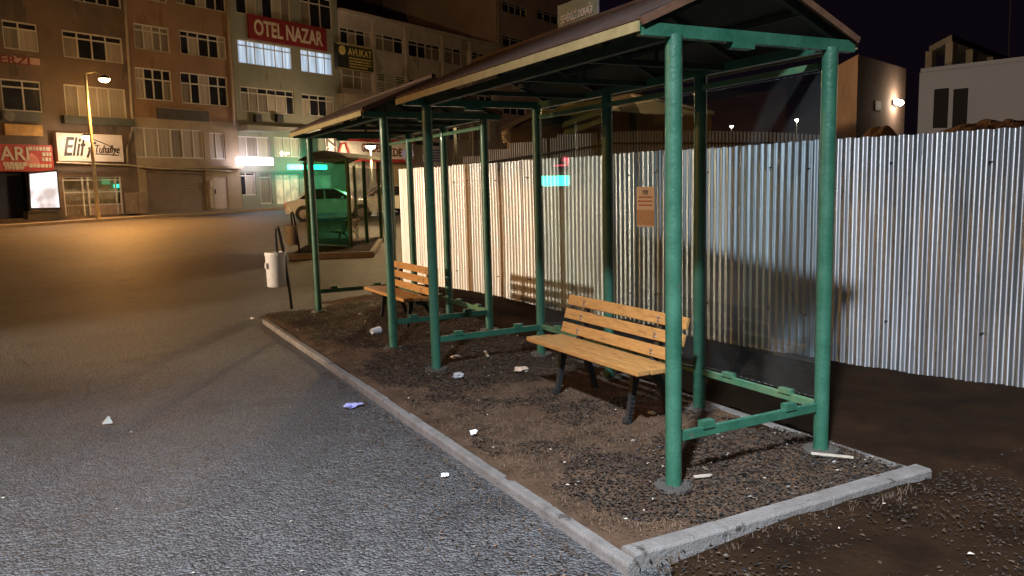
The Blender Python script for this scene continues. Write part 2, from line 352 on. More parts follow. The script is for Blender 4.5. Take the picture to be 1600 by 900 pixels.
def text_obj(name, body, size, m, parent, origin, xdir, ydir, depth=.02, width=None, bold=.0, shear=0.0):
    """lettering: a font outline turned into a mesh, laid on a plane"""
    cu = bpy.data.curves.new('t', 'FONT'); cu.body = body; cu.size = size; cu.extrude = depth/2; cu.offset = bold; cu.shear = shear
    cu.align_x = 'CENTER'; cu.align_y = 'CENTER'; cu.resolution_u = 3
    t = bpy.data.objects.new('t', cu); COL.objects.link(t); dg = bpy.context.evaluated_depsgraph_get(); dg.update()
    me = bpy.data.meshes.new_from_object(t.evaluated_get(dg)); bpy.data.objects.remove(t); me.name = name
    X, Y = Vector(xdir).normalized(), Vector(ydir).normalized(); Z = X.cross(Y); off = wloc(parent)
    xs = [v.co.x for v in me.vertices]; k = 1.0
    if width and xs: k = width/(max(xs)-min(xs))
    xm = (max(xs)+min(xs))/2 if xs else 0; ym = [v.co.y for v in me.vertices]; ym = (max(ym)+min(ym))/2 if ym else 0
    for v in me.vertices:
        c = v.co.copy(); v.co = Vector(origin) + X*((c.x-xm)*k) + Y*(c.y-ym) + Z*c.z - off
    me.materials.clear(); me.materials.append(m)
    o = bpy.data.objects.new(name, me); COL.objects.link(o); o.parent = parent; return o

# ------------------------------------------------------------------ THE SETTING: ground
def axis(lo, hi, fine_lo, fine_hi, st, big):
    v = []; x = fine_lo
    while x <= fine_hi: v.append(x); x += st
    x = fine_lo; g = st
    while x > lo: g = min(g*1.35, big); x -= g; v.append(x)
    x = fine_hi; g = st
    while x < hi: g = min(g*1.35, big); x += g; v.append(x)
    return sorted(v)
def sheet(xs, ys, hf):
    mb = MB(); nx = len(xs)
    mb.v = [Vector((x, y, hf(x, y))) for y in ys for x in xs]
    for j in range(len(ys)-1):
        for i in range(nx-1):
            a = j*nx+i; mb.f.append((a, a+1, a+1+nx, a+nx)); mb.m.append(0)
    return mb
struct('ground', sheet(axis(-260,300,-12,8,.5,12), axis(-120,380,-4,30,.5,10), lambda x,y: G(x,y)+.010*nz(x,y,0,.35)-.012), asphalt, smooth=True, fix=False)

def fence_x(y):      # run of the sheet fence, x as function of y
    P = [(-4,8.35),(-1,7.35),(1.5,6.6),(3.33,6.05),(4.68,5.66),(5.57,5.49),(7.0,5.27),(8.9,4.95),(12.4,4.50)]
    for (y0,x0),(y1,x1) in zip(P, P[1:]):
        if y <= y1: return x0+(x1-x0)*(y-y0)/(y1-y0)
    return P[-1][1]
# dirt lying over the asphalt on the right and under the fence
def dirt_edge(y):
    if y < 2.56: return 1.95 + .22*nz(y, 3, 0, 1.7) + .30*max(0, 1.0-y)
    return 3.6 if y < 11 else 3.6+(y-11)*.9
mb = MB(); ys = axis(-12, 40, -2, 14, .16, 1.5); cols = 90
for y in ys:
    x0 = dirt_edge(y) + .07*nz(y, 7, 0, 4); x1 = fence_x(y)+14 if y < 14 else 22
    for i in range(cols+1):
        t = (i/cols)**1.7; x = x0+(x1-x0)*t
        b = .028*nz(x,y,2,1.3)+.014*nz(x,y,5,5)
        base = G(x,y) + (.004 if i == 0 else .022)
        # spill of soil against the back of the island and along the fence foot, rising behind far shelter
        if y > 5: base += .16*min(1,(y-5)/4)*max(0,1-abs(x-4.3)/1.4)*(1 if y < 11 else max(0,1-(y-11)/2))
        if i: base += max(b,-.012)
        mb.v.append(Vector((x,y,base)))
for j in range(len(ys)-1):
    for i in range(cols):
        a = j*(cols+1)+i; mb.f.append((a,a+1,a+cols+2,a+cols+1)); mb.m.append(0)
struct('dirt_path', mb, dirt, smooth=True, fix=False)

# island
def hI(x, y):
    h = .088 + .022*nz(x,y,0,2.0) + .012*nz(x,y,3,7)
    if y > 6.5: h += .085*min(1,(y-6.5)/1.5)*max(0,min(1,(x-2.6)/1.0))
    if y > 9.8: h -= .08*min(1,(y-9.8)/1.6)
    if x < 1.98: h = min(h, .10)
    return h
xs = [1.86+i*.04 for i in range(49)]; ys = [2.62+i*.04 for i in range(226)]
struct('island_soil', sheet(xs, ys, hI), soil, smooth=True, fix=False)
def kerb_run(name, p, q, w, h, z0=-.05, seg=.5):
    """kerb stones laid end to end, chipped and slightly out of line"""
    mb = MB(); p, q = Vector(p), Vector(q); d = (q-p); L = d.length; d.normalize(); sd = Vector((-d.y, d.x)); n = max(1, int(L/.06))
    rows = []; rnd = random.Random(int(L*100)); ds = [(L*i/n, 0) for i in range(n+1)]; t_ = rnd.uniform(.4,.7)
    while t_ < L-.2: ds += [(t_-.007,-.001),(t_-.002,-.022),(t_+.002,-.022),(t_+.007,-.001)]; t_ += rnd.uniform(.62,.80)
    ds.sort(); n = len(ds)-1
    for t_, joint in ds:
        c = p + d*t_; j1 = .006*nz(c.x*3,c.y*3,1,1)+.0025*nz(c.x,c.y,9,14); j2 = .006*nz(c.x,c.y,4,1.5)+.003*nz(c.x,c.y,2,16); hh = h+.007*nz(c.x,c.y,6,.8)+.002*nz(c.x,c.y,8,20)
        a = w/2; kk = min(1,w/.1)
        prof = [(-a+j1, z0), (-a+j1-joint*.4, hh-.012), (-a+.005+j1-joint*.4, hh-.004+joint), (-a+.011*kk+j1, hh+joint), (a-.010*kk+j2, hh+.001+joint), (a-.003+j2, hh-.004+joint), (a+j2, hh-.014), (a+j2, z0)]
        rows.append([Vector((c.x+sd.x*o, c.y+sd.y*o, z)) for o, z in prof])
    k = len(mb.v)
    for r in rows: mb.v += r
    m = 8
    for i in range(n):
        for j in range(m-1): a = k+i*m+j; mb.f.append((a, a+1, a+m+1, a+m)); mb.m.append(0)
    mb.f.append(tuple(range(k, k+m))); mb.f.append(tuple(k+n*m+i for i in reversed(range(m)))); mb.m += [0,0]
    return struct(name, mb, kerb_m)
kerb_run('kerb', (1.868,2.53), (1.815,10.15), .062, .092)
kerb_run('kerb', (1.89,2.60), (3.82,2.60), .10, .115)
kerb_run('kerb', (3.79,2.66), (3.79,11.0), .09, .085)

# loose ground cover: dry grass, dead leaves, husks
def flakes(name, label, n, place, size, mats, cat, curl=.5, stretch=2.2):
    mb = MB()
    for _ in range(n):
        p = place()
        if p is None: continue
        x, y, z = p; a = random.uniform(0, 6.283); s = size*random.uniform(.4, 1.5); w = s/stretch*random.uniform(.6,1.3)
        d = Vector((math.cos(a), math.sin(a), random.uniform(-.15,.35)*curl)); e = Vector((-d.y, d.x, random.uniform(-.5,.5)*curl))
        c = Vector((x,y,z)); m_ = random.randrange(len(mats)); hp = Vector((0,0,random.uniform(0,.35)*w))
        mb.face([c-d*s*.5, c+e*w*.5+hp, c+d*s*.5, c-e*w*.5+hp], m_)
    o = mb.build(name, mats, fix=False); return tag(o, label, cat, kind='stuff')
def blades(name, label, n, place, h, mats, cat):
    mb = MB()
    for _ in range(n):
        p = place()
        if p is None: continue
        x, y, z = p
        for k in range(random.randint(2, 5)):
            a = random.uniform(0, 6.283); hh = h*random.uniform(.4,1.4); w = .0019
            le = random.uniform(.3,1.2)*hh; dx, dy = math.cos(a), math.sin(a); b = Vector((x+random.gauss(0,.008), y+random.gauss(0,.008), z-.004))
            s_ = Vector((-dy*w, dx*w, 0)); mid = b+Vector((dx*le*.45, dy*le*.45, hh*.65)); tip = b+Vector((dx*le, dy*le, hh*.8))
            mi = random.randrange(len(mats)); mb.face([b-s_, b+s_, mid+s_*.7, mid-s_*.7], mi); mb.face([mid-s_*.7, mid+s_*.7, tip], mi)
    o = mb.build(name, mats, fix=False); return tag(o, label, cat, kind='stuff')
leafmats = [mat('dead_leaf_dark', (.022,.016,.012), .5, spec=.5, vscale=30), mat('dead_leaf_brown', (.06,.04,.024), .55, spec=.4, vscale=30),
            mat('dead_leaf_black', (.012,.011,.012), .4, spec=.6, vscale=30), mat('dead_leaf_grey', (.065,.052,.04), .45, vscale=30)]
pale = [mat('pale_husk', (.42,.36,.28), .5, vscale=30), mat('cigarette_end', (.6,.52,.40), .6, vscale=30), mat('grey_chip', (.30,.29,.28), .6, vscale=30)]
grassm = [mat('dry_grass_straw', (.145,.085,.045), .8, vscale=30), mat('dry_grass_brown', (.095,.054,.028), .8, vscale=30), mat('dry_grass_dull', (.07,.045,.026), .8, vscale=30)]
def dark_mask(x, y):            # where the leaf litter lies thick
    m = 0
    def blob(cx, cy, rx, ry): return max(0, 1-((x-cx)/rx)**2-((y-cy)/ry)**2)
    m = max(blob(3.15,3.05,.95,.75), blob(3.0,6.4,1.15,1.05)*1.2, blob(3.0,8.6,1.0,1.5), blob(2.6,10.2,1.1,.8), blob(2.45,3.25,.5,.5))
    return m + .35*nz(x,y,1,2.3) + .2*nz(x,y,4,8)
def pl_dark():
    x, y = random.uniform(1.95,3.78), random.uniform(2.66,11)
    return (x,y,hI(x,y)+random.uniform(0,.018)) if dark_mask(x,y) > .10+random.uniform(-.10,.10) else None
def pl_thin():
    x, y = random.uniform(1.93,3.78), random.uniform(2.66,11); return (x,y,hI(x,y)+.004)
def pl_grass():
    x, y = random.uniform(1.93,3.75), 2.66+8.2*random.random()**1.5
    return (x,y,hI(x,y)) if dark_mask(x,y) < .15+random.uniform(-.1,.1) and nz(x,y,8,3.5) > random.uniform(-.5,.25) else None
def pl_right():
    x, y = random.uniform(1.7,5.5), random.uniform(.6,2.55)
    if x < dirt_edge(y)-.15*random.random(): return None
    return (x,y,.074+.012*random.random()) if nz(x,y,2,2.2) > random.uniform(-.5,.3) else None
def pl_street():
    y = 2.2+10*random.random()**1.4; x = 1.76-abs(random.gauss(0,.35)); return (x,y,random.uniform(.042,.052))
def pl_road():
    y = 2.0+14*random.random()**1.5; x = random.uniform(-6,1.7); return (x,y,.046)
flakes('leaf_litter', 'dark layer of dead leaves and husks under the green shelters', 100000, pl_dark, .021, leafmats, 'leaf litter')
flakes('leaf_litter', 'thin scatter of brown leaf bits over the dry soil of the island', 14000, pl_thin, .014, leafmats[:2]+grassm, 'leaf litter')
flakes('leaf_litter', 'dark debris and leaves strewn on the dirt right of the kerb corner', 17000, pl_right, .019, leafmats[:3]+[grassm[2]], 'leaf litter')
flakes('leaf_litter', 'grit and leaf crumbs gathered on the asphalt along the long kerb', 2600, pl_street, .018, leafmats[:2]+[grassm[0]], 'leaf litter')
flakes('husks', 'pale seed husks and cigarette ends scattered among the dark leaves', 560, pl_dark, .024, pale, 'litter', stretch=1.8)
flakes('husks', 'few pale crumbs lying on the dark dirt at the corner', 35, pl_right, .024, pale, 'litter', stretch=1.8)
flakes('husks', 'tiny pale crumbs scattered over the open asphalt', 130, pl_road, .016, pale, 'litter', stretch=1.6)
blades('dry_grass', 'short dry brown grass covering the island soil', 26000, pl_grass, .017, grassm, 'dry grass')
blades('dry_grass', 'dry weeds growing along the foot of the kerb', 160, lambda: (lambda y: (1.765-abs(random.gauss(0,.03)), y, .04))(random.uniform(2.5,7)), .03, grassm[1:], 'dry grass')
blades('dry_grass', 'dry weeds growing in front of the near kerb end', 130, lambda: (random.uniform(1.9,3.8), 2.52-abs(random.gauss(0,.05)), .06), .035, grassm[1:], 'dry grass')

# pavement in front of the buildings
def Gf(s, off): v = FP(s, 0, off); return G(v.x, v.y)
mb = MB(); sv = [-40+i*2.5 for i in range(42)]
for a, b in zip(sv, sv[1:]):
    mb.hexa([FP(a,Gf(a,2.2)-.2,2.2),FP(b,Gf(b,2.2)-.2,2.2),FP(b,Gf(b,0)-.2,-12),FP(a,Gf(a,0)-.2,-12),
             FP(a,Gf(a,2.2)+.13,2.2),FP(b,Gf(b,2.2)+.13,2.2),FP(b,Gf(b,0)+.16,-12),FP(a,Gf(a,0)+.16,-12)])
struct('pavement', mb, pave_m)
mb = MB()
for a, b in zip(sv, sv[1:]):
    mb.hexa([FP(a,Gf(a,2.4)-.2,2.38),FP(b,Gf(b,2.4)-.2,2.38),FP(b,Gf(b,2.2)-.2,2.203),FP(a,Gf(a,2.2)-.2,2.203),
             FP(a,Gf(a,2.4)+.14,2.38),FP(b,Gf(b,2.4)+.14,2.38),FP(b,Gf(b,2.2)+.14,2.203),FP(a,Gf(a,2.2)+.14,2.203)])
struct('pavement_kerb', mb, mat('pavement_kerbstone', (.42,.33,.24), .8, var=.15, vscale=2))

# ------------------------------------------------------------------ THE SHELTERS
XF, XR = 2.55, 3.62
def tube_post(root, x, y, z0, z1, r=.042, plate=True):
    mb = MB().tube([(x,y,z0),(x,y,z0+.9),(x,y,z1)], r, 20, caps=False); p = mb.build('post', green, root, smooth=True)
    if plate:
        q = MB().tube([(x,y,z0-.02),(x,y,z0+.006)], .10, 18)
        for a in range(4):
            t = a*math.pi/2+.7; q.tube([(x+.075*math.cos(t),y+.075*math.sin(t),z0),(x+.075*math.cos(t),y+.075*math.sin(t),z0+.022)], .009, 6)
        q.build('base_plate', steelpl, p)
    return p
def shelter(name, y0, y1, rear, label, zr=.10, glass_mat=None, glass_bays=(), yr1=None, fl_zs=None):
    yr0 = y0-.02; yr1 = yr1 or y1+.12
    root = thing(name, (3.08,(y0+y1)/2,.1), label, 'bus shelter', 'green bus shelters')
    for y in (y0, y1): tube_post(root, XF, y, .10, 2.36)
    for y in rear: tube_post(root, XR, y, zr if y == rear[0] else .10, 2.36)
    # lower rails with glass clips
    for y in (y0, y1):
        rl = MB().bar((XF+.042,y,.355),(XR-.042,y,.355), .03, .052); rl = rl.build('rail', green, root, bevel=.004)
        for x in (XF+.22, XR-.25): MB().box((x-.04,y-.022,.372),(x+.04,y+.022,.412)).build('glass_clip', green, rl)
    for a, b in zip(rear, rear[1:]):
        rl = MB().bar((XR,a+.042,.36),(XR,b-.042,.36), .03, .045).build('rail', green_old, root, bevel=.004)
        for t in (.25, .72): yy = a+(b-a)*t; MB().box((XR-.024,yy-.045,.378),(XR+.02,yy+.045,.408)).build('glass_clip', green_old, rl)
    # upper beams
    ze = 2.345
    for y in (y0, y1): 
        bm_ = MB().bar((XF-.2,y,ze+.03),(XR+.18,y,ze+.03), .05, .06).build('cross_beam', green, root)
        MB().box((XF+.36,y-.03,ze-.028),(XF+.5,y+.03,ze)).build('glass_clip', green, bm_)
    for x in (XF, XR): MB().bar((x,yr0+.05,ze+.025),(x,yr1-.05,ze+.025), .045, .055).build('long_beam', green if x == XR else truss_m, root)
    MB().bar((XR-.005,y0+.06,2.27),(XR-.005,y1-.06,2.27), .03, .035).build('glass_rail', green_old, root)
    # roof: two slopes of ribbed sheet, ridge, rafters, fascia boards
    xe0, xe1, xm, zl, zh = 2.335, 3.815, 3.075, 2.405, 2.725
    for sgn, xe in ((0, xe0), (1, xe1)):
        m_ = MB(); nseg = int((yr1-yr0)/.05)
        for i in range(nseg):
            a = yr0+(yr1-yr0)*i/nseg; b = yr0+(yr1-yr0)*(i+1)/nseg; ha = .008*(i % 3 == 0); hb = .008*((i+1) % 3 == 0)
            m_.hexa([(xe,a,zl+.012),(xe,b,zl+.012),(xm,b,zh+.012),(xm,a,zh+.012),(xe,a,zl+.022+ha),(xe,b,zl+.022+hb),(xm,b,zh+.022+ha),(xm,a,zh+.022+hb)])
        m_.build('roof_sheet', roof_m, root)
        u_ = MB(); u_.hexa([(xe,yr0+.03,zl-.006),(xe,yr1-.03,zl-.006),(xm,yr1-.03,zh-.006),(xm,yr0+.03,zh-.006),(xe,yr0+.03,zl+.006),(xe,yr1-.03,zl+.006),(xm,yr1-.03,zh+.006),(xm,yr0+.03,zh+.006)])
        u_.build('roof_lining', roof_u, root)
    MB().tube([(xm,yr0-.01,zh+.03),(xm,yr1+.01,zh+.03)], .025, 8).build('ridge_cap', roof_m, root)
    f = MB().box((xe0-.012,yr0,zl-.045),(xe0-.001,yr1,zl+.004)).build('fascia', fascia_m, root)
    MB().box((xe1+.001,yr0,zl-.045),(xe1+.012,yr1,zl+.012)).build('fascia', fascia_m, root)
    n = 4
    for i in range(n+1):
        y = y0+(y1-y0)*i/n if i else y0; y = min(max(y, yr0+.05), yr1-.05)
        r_ = MB()
        for xe in (xe0+.03, xe1-.03): r_.bar((xe,y,zl-.022),(xm,y,zh-.03), .035, .03)
        if 0 < i < n: r_.bar((XF,y,ze+.02),(XR,y,ze+.02), .03, .035)
        if 0 < i < n: r_.bar((xm,y,ze+.03),(xm,y,zh-.03), .02, .02)
        r_.build('roof_truss', truss_m, root)
    for xx, zz in ((2.72, 2.565), (3.43, 2.565)): MB().bar((xx,yr0+.04,zz-.03),(xx,yr1-.04,zz-.03), .03, .03).build('purlin', roof_u, root)
    m_ = MB()
    for xe in (xe0, xe1):
        m_.bar((xe,yr0-.012,zl+.0),(xm,yr0-.012,zh+.0), .02, .036)
    m_.build('gable_board', rust, root)
    # glass in the back, held by the clips
    for k in glass_bays:
        a, b = rear[k], rear[k+1]
        MB().box((XR-.004,a+.05,.40),(XR+.004,b-.05,2.24)).build('glass_pane', glass_mat, root)
    return root
sh1 = shelter('bus_shelter', 3.11, 6.31, [3.10,4.14,5.22,6.33], 'nearest green tube bus shelter with glass back, gabled roof and bench by the kerb corner', glass_mat=glass, glass_bays=(0,1,2))
sh2 = shelter('bus_shelter', 7.42, 10.36, [7.42,8.48,9.60,10.38], 'middle green bus shelter just beyond the nearest one, smaller brown bench inside', zr=.17)
# name board standing on the ridge of the near shelter
nb = thing('name_board', (3.07,4.73,2.76), 'small green name board standing on the roof ridge of the nearest shelter', 'sign')
A, B = atx(885,45,3.07), atx(932,5,3.07)
y_f, y_n = 5.0, 4.53
MB().box((3.06,y_n,2.765),(3.08,y_f,2.925)).build('board', mat('dull_green_board', (.12,.15,.11), .5), nb)
q = MB()
for yy in (y_n-.012, y_f+.012): q.tube([(3.07,yy,2.72),(3.07,yy,2.99 if yy < 4.7 else 2.93)], .010, 8)
q.build('bracket', conc, nb)
text_obj('lettering', 'ŞEHİRİÇİ DURAĞI', .075, cream_t, nb, (3.055,(y_n+y_f)/2,2.82), (0,-1,0), (0,0,1), .004, width=.40)
# paper poster on the glass
a, b, c = atx(994,292,3.60), atx(1022,293,3.60), atx(1020,355,3.60)
po = thing('poster', (3.605,(a.y+b.y)/2,c.z), 'white paper notice with brown picture taped on the shelter glass', 'poster')
MB().box((3.603,b.y,c.z),(3.607,a.y,a.z)).build('sheet', paper, po)
hz = a.z-c.z
MB().box((3.6005,b.y+.006,c.z+.012),(3.6025,a.y-.006,c.z+hz*.42)).build('picture', brownpap, po)
redt = mat('poster_red_print', (.5,.08,.07), .6)
text_obj('heading', '1978', .05, mat('poster_grey_print', (.15,.13,.16), .6), po, (3.601,(a.y+b.y)/2,c.z+hz*.86), (0,-1,0), (0,0,1), .002, width=.05*1.2)
q = MB(); wy = a.y-b.y
for i in range(3):
    zz = c.z+hz*(.74-.10*i)
    yy = b.y+.12*wy
    while yy < a.y-.15*wy:
        l_ = random.uniform(.05,.12)*wy; q.box((3.600,yy,zz-.0045),(3.6022,min(yy+l_,a.y-.1*wy),zz+.0045)); yy += l_+.03*wy
q.build('printed_line', redt, po)

# ------------------------------------------------------------------ benches
def make_bench():
    root = thing('bench', (0,0,0), None, 'bench', 'park benches inside the shelters')
    m_ = MB()
    for i, (xa, zc) in enumerate(((0.0,.392),(.112,.388),(.224,.380))): m_.box((xa,0,zc-.018),(xa+.098,1.41,zc+.018))
    m_.build('seat', wood, root, bevel=.006)
    m_ = MB()
    for i in range(3):
        t = i/2; xc = .345+.085*t; zc = .475+.125*i/1.0*1.0
        zc = .455+.105*i
        d = Vector((.30,0,1)).normalized(); c = Vector((.335+.032*i, 0, zc)); h = .040; w = .014
        e = Vector((d.z,0,-d.x))
        p = [c-d*h-e*w, c+d*h-e*w, c+d*h+e*w, c-d*h+e*w]
        m_.prism(p, (0,1.41,0))
    m_.build('backrest', wood, root, bevel=.005)
    for y in (.27, 1.17):
        g = MB()
        def chain(pts, w, h):
            for a, b in zip(pts, pts[1:]): g.bar((a[0],y,a[1]), (b[0],y,b[1]), w, h, up=(0,1,0)) if False else g.bar((a[0],y,a[1]), (b[0],y,b[1]), .035, h, up=(1,0,.01))
        def arc(pts, r):
            # smooth chain of tapered flat bars
            P = []
            for i in range(len(pts)-1):
                for k in range(4): P.append(tuple(pts[i][j]+(pts[i+1][j]-pts[i][j])*k/4 for j in range(3)))
            P.append(pts[-1])
            for _ in range(3):
                P = [P[0]]+[tuple((P[i-1][j]+2*P[i][j]+P[i+1][j])/4 for j in range(3)) for i in range(1,len(P)-1)]+[P[-1]]
            for a, b in zip(P, P[1:]):
                A_, B_ = Vector((a[0],0,a[1])), Vector((b[0],0,b[1])); d = (B_-A_).normalized(); e = Vector((d.z,0,-d.x))
                A_ -= d*.003; B_ += d*.003
                wa, wb = a[2]/2, b[2]/2; yy = Vector((0,y,0)); t = Vector((0,.019,0))
                g.hexa([A_-e*wa+yy-t, A_+e*wa+yy-t, A_+e*wa+yy+t, A_-e*wa+yy+t, B_-e*wb+yy-t, B_+e*wb+yy-t, B_+e*wb+yy+t, B_-e*wb+yy+t])
        arc([(.03,.358,.03),(.17,.352,.045),(.34,.352,.04)], 0)                 # seat bearer
        arc([(.19,.34,.07),(.175,.26,.045),(.15,.12,.032),(.13,.02,.03),(.10,-.005,.02)], 0)      # front leg
        arc([(.25,.34,.07),(.35,.30,.05),(.42,.18,.042),(.455,.04,.038),(.47,-.02,.05)], 0)  # rear leg
        arc([(.30,.345,.05),(.355,.42,.036),(.39,.54,.032),(.43,.695,.028)], 0)  # back arm
        g.tube([(.115,y-.025,.01),(.115,y+.025,.01)], .02, 10)
        g.build('side_frame', iron, root)
    for x, z in ((.316,.455),(.348,.56),(.380,.665)):
        q = MB()
        for y in (.27,1.17):
            for dz in (-.012,.012): q.tube([(x,y,z+dz),(x-.010,y,z+dz)], .007, 8)
        q.build('bolt', rim_m, root)
    return root
b1 = make_bench(); b1.location = (2.885,3.865,.098); b1['label'] = 'brown slatted bench with black iron legs inside the nearest shelter'
b2 = copy_tree(b1); b2.location = (2.90,8.055,.075); b2['label'] = 'slatted wooden bench inside the middle shelter, partly hidden by two posts'

# ------------------------------------------------------------------ sheet-metal fence
fr = thing('sheet_metal_fence', (5.3,6,0), 'tall corrugated galvanised metal fence running behind the bus shelters', 'fence')
def fence_point(t):        # t = distance along the run from far end
    return None
pts = []; y = 12.4
while y > -3.5: pts.append(Vector((fence_x(y), y))); y -= .01
cum = [0]
for a, b in zip(pts, pts[1:]): cum.append(cum[-1]+(b-a).length)
def along(d):
    import bisect
    i = min(max(bisect.bisect(cum, d)-1, 0), len(pts)-2); t = (d-cum[i])/(cum[i+1]-cum[i]); return pts[i].lerp(pts[i+1], t), (pts[i+1]-pts[i]).normalized()
d = 0; k = 0; L = cum[-1]-.5
while d < L:
    w = .84; mbf = MB(); tilt = random.uniform(-.01,.01); zt = 1.99+random.uniform(-.008,.008); z0 = .03+random.uniform(-.015,.02)
    off = .012*(k % 2); yaw = random.uniform(-.012,.012); n = int(w/.075*10); ins = []
    rows = (z0, .5, 1.0, 1.5, zt)
    bulge = random.uniform(-.012,.012)
    for i in range(n+1):
        u = d+(w+.03)*i/n; p, t = along(u); nrm_ = Vector((-abs(t.y), t.x if t.y < 0 else -t.x)).normalized()
        ph = 2*math.pi*(u-d)/.070; c = math.cos(ph); prof = math.copysign(abs(c)**.6, c)*.0125
        for r, z in enumerate(rows):
            o = prof+off+yaw*((i/n)-.5)*2+bulge*math.sin(math.pi*r/4)+.004*nz(u,z,k,2.0)
            mbf.v.append(Vector((p.x+nrm_.x*o, p.y+nrm_.y*o, z + (.004*math.sin(ph*.5) if r == 4 else 0) + (i/n-.5)*tilt)))
    m = len(rows)
    for i in range(n):
        for r in range(m-1):
            a = i*m+r; mbf.f.append((a, a+m, a+m+1, a+1)); mbf.m.append(0)
    o = mbf.build('metal_sheet', galv_lit if d < 5.0 else galv, fr, fix=False)
    for p_ in o.data.polygons: p_.use_smooth = True
    # screws
    d += w; k += 1
for i in range(0, 9):
    p, t = along(.3+i*1.9); MB().box((p.x+.03,p.y-.03,0),(p.x+.09,p.y+.03,1.9)).build('fence_post', conc, fr)
for zz in (.45, 1.75):
    for i in range(24):
        p, t = along(.6*i+.3+.11*(i % 3)); MB().tube([(p.x-.03,p.y,zz+.02*(i % 2)),(p.x+.01,p.y,zz+.02*(i % 2))], .007, 6).build('screw', iron, fr)
# low rubble at the fence foot
mb = MB()
for i in range(40):
    yy = random.uniform(5.8,12); x = fence_x(yy)-random.uniform(.05,.3); s = random.uniform(.02,.07); z = .12 if yy > 6.5 else .02
    mb.hexa([(x+random.uniform(-1,1)*s+dx*s, yy+dy*s+random.uniform(-.3,.3)*s, z+dz*s*random.uniform(.7,1.2)) for dz in (-.5,.6) for dx, dy in ((-1,-1),(1,-1),(1,1),(-1,1))])
tag(mb.build('rubble', earth), 'stones and rubble lying along the foot of the metal fence', 'rubble', kind='stuff')

# picket fence behind
pf = thing('picket_fence', (8.5,9.5,0), 'thin upright pale pickets with a dark rail rising above the metal fence', 'fence')
tops = [(680,262),(725,256),(726,245),(764,243),(766,234),(797,233),(798,224),(833,222),(846,217),(872,216),(873,211),(940,208),(1000,205),(1100,205),(1200,207),(1300,212)]
def interp(P, x):
    for (x0,y0),(x1,y1) in zip(P, P[1:]):
        if x <= x1: return y0+(y1-y0)*(x-x0)/max(1e-6,(x1-x0))
    return P[-1][1]
PA, PB = atD(672,262,15.2), atD(1312,212,9.6)
steps = 150; groups = {}
for i in range(steps):
    t = i/steps; P = PA.lerp(PB, t); pr = RM.transposed() @ (Vector((P.x,P.y,H))-C0); px = CX+FPX*pr.x/pr.z
    if 0.985 < nz(i,0,0,.9)+1 < 1.0: continue
    T = atD(px, interp(tops, px), pr.z)
    groups.setdefault(i//10, []).append((P.x,P.y,T.z))
for g_ in groups.values():
    q = MB()
    for x, y, z in g_: q.box((x-.010,y-.010,0),(x+.010,y+.010,z))
    q.build('picket_panel', picket_m, pf)
a, b = atD(722,260,14.2), atD(960,224,12.0)
MB().tube([a, (a+b)/2, b, atD(1310,224,9.6)], .018, 8).build('rail', black, pf)

# ------------------------------------------------------------------ litter bins on bent posts
def make_bin():
    root = thing('litter_bin', (0,0,0), None, 'litter bin', 'litter bins by the kerb')
    lean = -.10
    pts = [(.02,0,-.05),(.0,0,.5),(-.085,0,1.10)]
    P = [(.055,.0,-.05),(.03,0,.4),(-.02,0,.9),(-.05,0,1.10),(-.065,0,1.17),(-.085,0,1.195),(-.105,0,1.17),(-.11,0,1.10),(-.10,0,.85),(-.085,0,.72)]
    MB().tube(P, .021, 10).build('bent_post', black, root, smooth=True)
    q = MB(); n = 20; zs = (.36,.37,.83,.845)
    for (z, r) in zip(zs, (.125,.135,.142,.145)):
        for j in range(n):
            t = 2*math.pi*j/n; q.v.append(Vector((-.115+r*math.cos(t), .06+r*math.sin(t), z)))
    for i in range(3):
        for j in range(n): q.f.append((i*n+j, i*n+(j+1)%n, (i+1)*n+(j+1)%n, (i+1)*n+j)); q.m.append(0)
    q.f.append(tuple(range(n))); q.m.append(0)
    bk = q.build('bucket', white_p, root, smooth=True)
    sm = bk.modifiers.new('s','SOLIDIFY'); sm.thickness = .006
    MB().tube([(-.115,.06,.80),(-.115,.06,.835)], [.149,.149], 20, caps=False).build('rim', white_p, bk)
    MB().box((-.265,-.02,.62),(-.235,.08,.70)).build('latch', white_p, bk)
    return root
n1 = make_bin(); g = gp(450,482,.045); n1.location = (g.x,g.y,-.0); n1['label'] = 'nearer white litter bin hanging on a black bent post'
n2 = copy_tree(n1); g = gp(466,405); n2.location = (g.x,g.y,0); n2['label'] = 'farther white litter bin beside the far island, on black bent post'

# ------------------------------------------------------------------ third shelter on its own island
a3, b3, c3 = gp(484,386,.12), gp(549,389,.12), gp(577,373,.12)
ux = (b3-a3); wdt = ux.length; ux.normalize(); uy = (c3-b3); len3 = uy.length*.92; uy.normalize()
uy = (uy + Vector((-ux.y,ux.x,0))*.4).normalized()
s3 = thing('bus_shelter', (a3.x,a3.y,.12), 'farthest bus shelter with a large glass end wall tinted with green sign light', 'bus shelter', 'green bus shelters')
def L3(u, v, z): p = a3+ux*u+uy*v; return Vector((p.x,p.y,z))
for u, v in ((0,0),(wdt,0),(wdt,len3*.33),(wdt,len3*.66),(wdt,len3),(0,len3)):
    MB().tube([L3(u,v,.05), L3(u,v,2.5)], .055, 12, caps=False).build('post', green_old, s3, smooth=True)
MB().hexa([L3(.06,-.01,.22),L3(wdt-.06,-.01,.22),L3(wdt-.06,.01,.22),L3(.06,.01,.22),L3(.06,-.01,2.46),L3(wdt-.06,-.01,2.46),L3(wdt-.06,.01,2.46),L3(.06,.01,2.46)]).build('glass_pane', glass_g, s3)
for z in (.18, 2.52): MB().bar(L3(0,0,z),L3(wdt,0,z),.04,.05).build('rail', green_old, s3)
